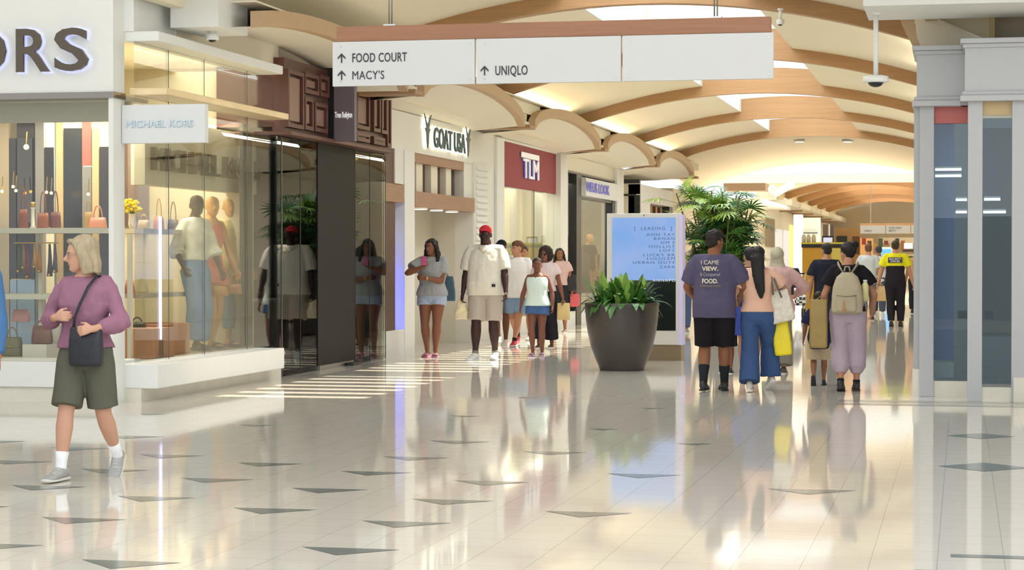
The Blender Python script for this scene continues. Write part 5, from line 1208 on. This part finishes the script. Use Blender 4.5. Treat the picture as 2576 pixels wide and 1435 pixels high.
boxbag('shoulder_bag', 'black shoulder bag on the woman in the pale pink tee', 'bag', fw, (.22, .0, .95), .22, .12, .32, '#26262c', [[(.12, 0, 1.32), (.2, 0, 1.2), (.22, 0, 1.1)]], .008)
boxbag('shopping_bag', 'small coral red shopping bag beside the woman in the pale pink tee', 'bag', fw, (.30, .05, .62), .18, .08, .24, '#d8606a', [[(.26, .05, .74), (.29, .05, .82), (.33, .05, .74)]], .005, taper=1, p=.3, fold=.002)

# --- right hand group, walking away
pm = person('heavy man in a purple grey printed tee and black shorts walking away', gp(1797, 985), 1.725, away=True, skin='#8a5a40', girth=1.19, belly=.08, vox=.009, legs=((-.062, -.05, .055), (.052, .09, .05)), feet=((0, 0), (-14, 0)), arms=((-.125, .13, .555), (.145, .14, .565)), poles=((-.7, -.8), (.7, -.8)), hd=(-35, 0), hair=('curly', '#241a17'), sh=.103,
    top=dict(col='#56506a', hem=.455, sleeve=.82, inf=.020, loose=.008, sflare=.022, straight=1, fold=.016, name='tee'), bottom=dict(col='#1a1719', t=.95, inf=.016, flare=.030), shoes=dict(col='#1e2024', sole='#1e2024'), socks=('#23272a', 1.52))
# print on the back of the tee
PRT = M('print_cream', '#ddd8c0', .8, var=.1); PRG = M('print_gold', '#8f8468', .8, var=.1); PRS = M('print_silver', '#8d8996', .8)
rt = pm['root']
def back_text(s, z, size, mt, wd, xo=-.03):
    o = text(s, size, mt, None, Matrix.Identity(4), 'printed_text', ext=.0015, bold=0 if 'M' in s else size*.03); vs_ = [v.co for v in o.data.vertices]
    a, b = min(v.x for v in vs_), max(v.x for v in vs_); kx_ = wd/(b-a); a_, b_, c_ = pm['tor'](z/1.725)
    for v in o.data.vertices:
        x = (v.co.x-(a+b)/2)*kx_+xo; zz_ = z+v.co.y; ax, by, cc = pm['tor'](max(.5, min(.8, zz_/1.725)))
        ax = max(ax, pm['tor'](.73)[0]*.97)*1.725+.024; by = max(by, pm['tor'](.73)[1]*.97)*1.725+.024
        yb = cc*1.725+by*math.sqrt(max(0, 1-(x/ax)**2))**.9+.014+v.co.z
        v.co = V((-x, yb, zz_))
    o.parent = rt
    for p_ in o.data.polygons: p_.flip()
    return o
back_text('I CAME', 1.355, .062, PRT, .19); back_text('VIEW.', 1.288, .062, PRT, .175); back_text('& Conquered', 1.232, .050, PRS, .215); back_text('FOOD.', 1.155, .066, PRT, .17); back_text('WHERE GOOD FOOD IS', 1.118, .024, PRG, .22)
bk = person('man in a black tee mostly hidden behind the woman in the peach top', gp(1884, 945), 1.56, away=True, skin='#a37860', hair=('short', '#1c1a1c'), hd=(25, 0), vox=.011, top=dict(col='#1f2026', sleeve=.6, hem=.5), bottom=dict(col='#3a4a9a', t=.8), shoes=dict(col='#26262c'), legs=((-.05, 0, .045), (.05, 0, .045)))
ch2 = person('child in a pale blue tee hidden behind the man in purple', gp(1826, 940), 1.15, away=True, skin='#8a5a40', hair=('short', '#241a17'), vox=.011, hk=1.15, top=dict(col='#8a9cd0', sleeve=.7, hem=.42), bottom=dict(col='#2c2c34', t=.9), shoes=dict(col='#26262c'), arms=((-.15, 0, .46), (.15, 0, .46)))
pch = person('woman with long dark hair, peach top and wide blue jeans walking away', gp(1906, 985), 1.555, away=True, skin='#c08f74', fem=.6, girth=1.04, vox=.009, legs=((-.05, -.06, .055), (.078, .12, .085)), feet=((0, 0), (-24, 30)), arms=((-.175, .0, .50), (.13, .16, .60)), poles=((-.9, -.8), (1, -.5)), hd=(0, 0), hair=('tail', '#1b1618'),
    top=dict(col='#e0b49c', hem=.545, sleeve=.60, inf=.024, sflare=.012, fold=.012, name='peach_top'), bottom=dict(col='#3d5682', t=1.95, top=.60, inf=.012, flare=.030, wide=1, name='jeans', fold=.012), shoes=dict(col='#cfc6bb', sole='#f0eee8'))
MB().path([poly(pch['arm'][0], 1.9), poly(pch['arm'][0], 1.95)], [.030, .030], 14).build('wristband', M('orange_band', '#e0803a', .5), pch['root'], True, True)
CAN = M('canvas_print', '#e0d8c8', .8, var=.35, scale=22)
boxbag('tote_bag', 'speckled cream canvas tote on the shoulder of the woman in the peach top', 'bag', pch, (.235, .0, .905), .27, .10, .34, '#e0d8c8', [[(.16, .03, 1.03), (.145, .05, 1.25), (.145, .0, 1.275), (.15, -.07, 1.22), (.17, -.08, 1.03)], [(.26, .03, 1.0), (.175, .04, 1.24), (.165, .0, 1.265), (.18, -.07, 1.2), (.26, -.08, 1.0)]], .010, '#66685c', taper=.9, tilt=14, mat=CAN, p=.4)
boxbag('shopping_bag', 'bright yellow shopping bag hanging beside the wide blue jeans', 'bag', pch, (.245, .10, .60), .19, .09, .44, '#f4dc1e', [[(.20, .1, .80), (.22, .12, .92), (.26, .1, .80)]], .005, taper=.75, p=.5, tilt=6, mat=M('yellow_plastic', '#f4dc1e', .45, var=.06))
hj = person('woman in a pale sage headscarf and pink floral top beyond the woman in peach', gp(1955, 940), 1.56, away=True, skin='#c08f74', fem=.6, girth=1.08, vox=.011, hair=('hijab', '#bdb59c'), hd=(-10, 0), arms=((-.14, .05, .5), (.14, .16, .62)), poles=((-.5, -1), (1, -.6)), top=dict(col=M('floral_pink', '#d0a8a4', .8, var=.3, scale=18), sleeve=1.7, hem=.42, inf=.02, loose=.02), bottom=dict(col='#8a8478', t=1.9, flare=.03, wide=1, name='skirt'), shoes=dict(col='#5a5048'))
# backpack woman, child, man in navy tee
bpw = person('woman in a black tee and lavender jogger trousers wearing a beige backpack', gp(2133, 984), 1.60, away=True, skin='#b98468', fem=.5, girth=1.04, vox=.009, legs=((-.045, -.06, .06), (.055, .03, .05)), feet=((0, 12), (-6, 0)), arms=((-.165, .03, .50), (.155, .10, .53)), poles=((-.8, -1), (.8, -.8)), hd=(38, 6), hair=('bun', '#1b1618', -.055),
    top=dict(col='#1d1a1e', hem=.53, sleeve=.62, inf=.02, sflare=.022, name='tee'), bottom=dict(col='#b9a7b4', t=1.72, top=.60, inf=.022, flare=.018, wide=1, cuffed=1, name='joggers', fold=.022), shoes=dict(col='#262428', sole='#3a3232'), socks=('#26262a', 1.9))
rt = bpw['root']; W = wm(rt); BPM = M('beige_canvas', '#b5a88e', .75, var=.12, scale=12, bump=.2, bscale=25)
bpk = thing('backpack', 'beige canvas backpack on the back of the woman in lavender trousers', 'backpack', tuple(W@V((0, .2, 1.0))), rt.rotation_euler.z)
def bl(q): return W@V(q)
r3 = W.to_3x3()
o = MB().loft([(bl((0, .19, z)), r3@V((a, 0, 0)), r3@V((0, b, 0))) for z, a, b in ((.83, .13, .05), (.85, .165, .085), (1.0, .165, .095), (1.12, .150, .085), (1.22, .115, .065), (1.27, .06, .04))], 20, .65).build('body', BPM, bpk); soft(o, .010, 2, .010, .07)
o = MB().loft([(bl((0, .275, z)), r3@V((a, 0, 0)), r3@V((0, b, 0))) for z, a, b in ((.85, .08, .02), (.87, .105, .032), (.99, .105, .036), (1.02, .095, .02))], 16, .6).build('front_pocket', BPM, bpk); soft(o, .010, 2, .006, .05)
MB().path([bl((-.105, .305, 1.025)), bl((0, .325, 1.015)), bl((.105, .305, 1.025))], .006, 6).build('flap_seam', M('beige_dark', '#8d8068', .7), bpk, True)
MB().path([bl((-.03, .2, 1.28)), bl((-.02, .2, 1.33)), bl((.02, .2, 1.33)), bl((.03, .2, 1.28))], .008, 8).build('grab_handle', BPM, bpk, True)
for s in (-1, 1): MB().path([bl((s*.04, .16, 1.26)), bl((s*.08, .11, 1.32)), bl((s*.105, .04, 1.365)), bl((s*.115, -.06, 1.32)), bl((s*.12, -.115, 1.2)), bl((s*.15, -.08, 1.05)), bl((s*.16, .10, .92))], [.012, .02, .024, .024, .02, .012, .008], 10, .35, ref=(1, 0, 0)).build('shoulder_strap', BPM, bpk, True)
MB().path([bl((.03, .31, .98)), bl((.03, .325, .9)), bl((.02, .32, .85))], [.004, .008, .014], 8).build('charm', M('orange_charm', '#c89058', .5), bpk, True)
q = bl((-.185, .12, 1.08)); t = thing('water_bottle', 'pale yellow bottle in the side pocket of the beige backpack', 'bottle', tuple(q)); MB().lathe((q.x, q.y), [(.035, q.z-.12), (.038, q.z+.05), (.02, q.z+.085)], 16).build('body', M('bottle_yellow', '#e6dba0', .3), t, True); MB().cyl((q.x, q.y), .022, q.z+.085, q.z+.11).build('cap', WHITE, t, True)
ck = person('small child in a navy shirt and khaki shorts walking with the backpack woman', gp(2060, 970), 1.02, away=True, skin='#8f6248', vox=.009, hk=1.25, hair=('short', '#241a17'), legs=((-.05, -.12, .09), (.05, .05, .05)), feet=((0, 60), (0, 0)), arms=((-.17, .02, .5), (.17, .05, .55)), top=dict(col='#272a4a', hem=.40, sleeve=.8, inf=.016, loose=.02, sflare=.016), bottom=dict(col='#c0ad90', t=.92, inf=.012, flare=.03), shoes=dict(col='#24242a', sole='#24242a'))
text_o = text('Hustler', .07, M('print_silver', '#b4b8c0', .7), ck['root'], wm(ck['root'])@Matrix.Translation((.11, .135, .50))@Matrix.Rotation(math.pi, 4, 'Z')@Matrix.Rotation(R(90), 4, 'X'), name='printed_band', ext=.004, bold=.002) if False else B('printed_band', M('print_silver2', '#8f96ac', .7, var=.5, scale=30), ck['root'], -.10, .10, .112, .128, .475, .515, local=True)
nv = person('man in a navy black tee and dark trousers carrying a khaki bag', gp(2078, 885), 1.66, away=True, skin='#b58468', girth=1.02, vox=.011, hd=(-30, 0) if False else (35, 0), hair=('short', '#231c1a'), arms=((-.155, .04, .50), (.15, .10, .53)), top=dict(col='#1f2230', hem=.47, sleeve=.66, inf=.02, sflare=.018, straight=1, name='tee'), bottom=dict(col='#2c2c36', t=1.9, name='trousers', flare=.012), shoes=dict(col='#26262c'))
boxbag('shopping_bag', 'khaki paper shopping bag held in front of the small child', 'bag', bpw, (-.305, -.12, .72), .19, .12, .52, '#9a8450', [[(-.35, -.12, .96), (-.28, -.02, 1.02), (-.25, -.12, .96)]], .006, taper=1, p=.35, mat=M('khaki_paper', '#9c8348', .5, var=.2, scale=3), fold=.008)
gr = person('man in a light grey tee and grey trousers walking away farther down the corridor', gp(2184, 808), 1.76, away=True, skin='#c09078', vox=.014, hair=('short', '#6a4a34'), legs=((-.05, -.05, .05), (.05, .08, .05)), top=dict(col='#c4ccd0', hem=.47, sleeve=.7, inf=.02, straight=1), bottom=dict(col='#6c7078', t=1.9, name='trousers', flare=.015), shoes=dict(col='#3a3030'))
wt = person('man in a white tee farthest down the corridor beside the security officer', gp(2210, 795), 1.74, away=True, skin='#a37860', vox=.015, hair=('short', '#3c3f4a'), top=dict(col='#e0e2ee', hem=.47, sleeve=.7, straight=1), bottom=dict(col='#4a5266', t=1.9, name='trousers'), shoes=dict(col='#d8d8d8'))
se = person('security officer in a bright yellow and black uniform shirt walking away', gp(2252, 822), 1.80, away=True, skin='#c09078', girth=1.12, vox=.012, hair=('short', '#3a3020'), legs=((-.045, -.02, .05), (.06, .03, .045)), arms=((-.20, .02, .49), (.20, .03, .49)), poles=((-.7, -1), (.7, -1)), top=dict(col='#e6e02a', hem=.70, sleeve=.66, inf=.024, sflare=.018, name='yellow_shirt_yoke', fold=.008), bottom=dict(col='#26222a', t=1.92, top=.62, flare=.02, name='black_trousers'), shoes=dict(col='#1e1e22', sole='#1e1e22'))
rt = se['root']; H_ = 1.8; tr_ = se['tor']
o = MB().loft([((0, tr_(z)[2]*H_, z*H_), (tr_(z)[0]*H_+.018, 0, 0), (0, tr_(z)[1]*H_+.018, 0)) for z in (.47, .52, .57, .62, .67, .70)], 24, .9).build('black_shirt_body', CL('#26222a'), rt, local=True); soft(o, .012, 1, .008, .1)
for P in se['arm']: MB().path([poly(P, .50), poly(P, .56)], [.085, .086], 16).build('sleeve_band', CL('#3a3c20'), rt, True, True)
B('name_panel', M('navy_patch', '#33304a', .6), rt, -.145, .145, .125, .155, 1.325, 1.435, local=True)
for s, z, w_ in (('SECURITY', 1.388, .25), ('OFFICER', 1.34, .2)):
    o = text(s, .045, M('print_white', '#e4e2ea', .6), None, Matrix.Identity(4), 'printed_text', ext=.002, bold=.0015); vs_ = [v.co for v in o.data.vertices]; a, b = min(v.x for v in vs_), max(v.x for v in vs_)
    for v in o.data.vertices: v.co = V((-(v.co.x-(a+b)/2)*w_/(b-a), .158+v.co.z, z+v.co.y))
    for p_ in o.data.polygons: p_.flip()
    o.parent = rt
er = person('person in a tan top at the edge of the grey column far down the corridor', gp(2304, 790), 1.70, away=True, skin='#a37860', vox=.016, hair=('short', '#3a3440'), top=dict(col='#c29a78', sleeve=.7), bottom=dict(col='#2c2c34', t=1.9, name='trousers'), shoes=dict(col='#26262c'))
pk = person('person in a pink top partly hidden behind the directory kiosk', gp(1716, 838), 1.62, away=True, skin='#a37860', vox=.014, hair=('short', '#e0ddd8'), top=dict(col='#c89aa4', sleeve=.7), bottom=dict(col='#4a5c80', t=1.9, name='trousers'), shoes=dict(col='#8a8a8a'))
boxbag('shopping_bag', 'kraft shopping bag carried between the grey tee man and the security officer', 'bag', gr, (.30, .02, .62), .26, .12, .34, '#c9a878', [[(.26, .02, .78), (.28, .02, .86), (.34, .02, .78)]], .006, taper=1, p=.3)

# --- mannequins in the corner shop
def mannequin(px, label, col, top, bottom, dx=0, arms=((-.14, .05, .52), (.13, .1, .5)), X=-8.62):
    y = yx(px, X); return person(label, (X, y), 1.80, yaw=62, skin=col, vox=.012, girth=.84, fem=.7, hair=('none', '#222222'), face='plain', hd=(-25, 0), top=top, bottom=bottom, name='mannequin', cat='mannequin', base_z=.37, legs=((-.04, .05, .05), (.045, -.04, .05)), arms=arms, shoes=dict(kind='slide', col='#6a5a48', sole='#4a4038'))
mannequin(492, 'dark brown mannequin in a white printed blouse and wide jeans', '#4a3c30', dict(col=M('blouse_print', '#e4e0c8', .8, var=.35, scale=14), hem=.57, sleeve=1.3, inf=.02, puff=.03, name='blouse'), dict(col='#6f93b4', t=1.92, wide=1, flare=.05, name='jeans'))
mannequin(531, 'middle mannequin in a short coral dress', '#c8995c', dict(col=M('coral_print', '#dd7a64', .8, var=.25, scale=16), hem=.46, sleeve=0, inf=.012, neck=.79, name='dress_top'), dict(col='#d98272', t=.45, wide=1, flare=.08, name='dress_skirt'))
mannequin(573, 'tan mannequin in a pale yellow shirt dress beside the glass edge', '#c8995c', dict(col='#e2cf8c', hem=.42, sleeve=1.4, inf=.03, loose=.05, name='shirt_dress'), dict(col='#6f93b4', t=1.7, flare=.02, name='jeans'))
handbag(-8.4, yx(553, -8.4), .98, .2, .12, '#b5823c', 'ochre handbag hanging from the hand of the middle mannequin', handle=1.0)
handbag(-8.3, yx(590, -8.3), 1.0, .18, .12, '#a26a35', 'tan handbag hanging from the hand of the tan mannequin', handle=1.0)
# blue lit mannequin in the next window, two figures behind black framed glass
person('mannequin in a white tee and trousers lit blue in the narrow window', (-8.55, 29.35), 1.72, yaw=50, skin='#d8d8dc', vox=.014, hair=('none', '#222222'), face='plain', name='mannequin', cat='mannequin', base_z=.38, top=dict(col='#e8e8f2', sleeve=.6), bottom=dict(col='#8890b8', t=1.9, flare=.02, name='trousers'))
person('dark dressed mannequin behind the black framed glass', (-8.4, yx(1482, -8.4)), 1.70, yaw=60, skin='#c89a70', vox=.016, hair=('none', '#222222'), face='plain', name='mannequin', cat='mannequin', base_z=.3, top=dict(col='#2c2a30', sleeve=.6), bottom=dict(col='#b08458', t=1.9, flare=.02, name='trousers'))
person('brown haired mannequin in a rust top at the left of the black framed window', (-8.4, yx(1436, -8.4)), 1.64, yaw=60, skin='#a87a58', vox=.016, hair=('long', '#3a2a22'), face='plain', name='mannequin', cat='mannequin', base_z=.3, top=dict(col='#7a5040', sleeve=.6), bottom=dict(col='#c9a088', t=1.9, flare=.02, name='trousers'))  # solid figure placed where a person is mirrored in the glass
# --- stroller with a dark seat, beyond the hijab
sp = gp(1998, 800); t = thing('stroller', 'black stroller with a chequered blanket and white frame near the mustard booth', 'stroller', (sp[0], sp[1], 0))
x, y = sp
o = MB().loft([((x, y, .45), (.17, 0, 0), (0, .22, 0)), ((x, y+.05, .62), (.20, 0, 0), (0, .26, 0)), ((x-.02, y+.12, .95), (.19, 0, 0), (0, .16, 0)), ((x-.04, y+.16, 1.18), (.13, 0, 0), (0, .10, 0))], 16, .7).build('seat', CL('#24262c'), t); soft(o, .02, 1, .02, .1)
for s in (-1, 1):
    MB().path([(x+s*.22, y-.35, .12), (x+s*.22, y+.1, .55), (x+s*.22, y+.5, 1.05)], .015, 8).build('frame_tube', STEEL, t, True); MB().path([(x+s*.22, y+.4, .12), (x+s*.22, y-.05, .6)], .015, 8).build('frame_tube', WHITE, t, True)
    for dy in (-.35, .4): MB().path([(x+s*.22-.02, y+dy, .12), (x+s*.22+.02, y+dy, .12)], .12, 18).build('wheel', BLACK, t, True)
MB().path([(x-.22, y+.5, 1.05), (x+.22, y+.5, 1.05)], .018, 8).build('handle', BLACK, t, True)
mc = bpy.data.materials.new('chequered_cloth'); mc.use_nodes = True; ckn = mc.node_tree.nodes.new('ShaderNodeTexChecker'); ckn.inputs['Scale'].default_value = 14; ckn.inputs[1].default_value = (.85, .85, .85, 1); ckn.inputs[2].default_value = (.03, .03, .04, 1)
tcn = mc.node_tree.nodes.new('ShaderNodeTexCoord'); mc.node_tree.links.new(tcn.outputs['Object'], ckn.inputs[0]); mc.node_tree.links.new(ckn.outputs[0], mc.node_tree.nodes['Principled BSDF'].inputs['Base Color'])
MB().loft([((x+.16, y-.2, .30), (.13, 0, 0), (0, .15, 0)), ((x+.16, y-.2, .5), (.15, 0, 0), (0, .17, 0)), ((x+.12, y-.15, .72), (.12, 0, 0), (0, .12, 0))], 14, .7).build('blanket', mc, t, True)
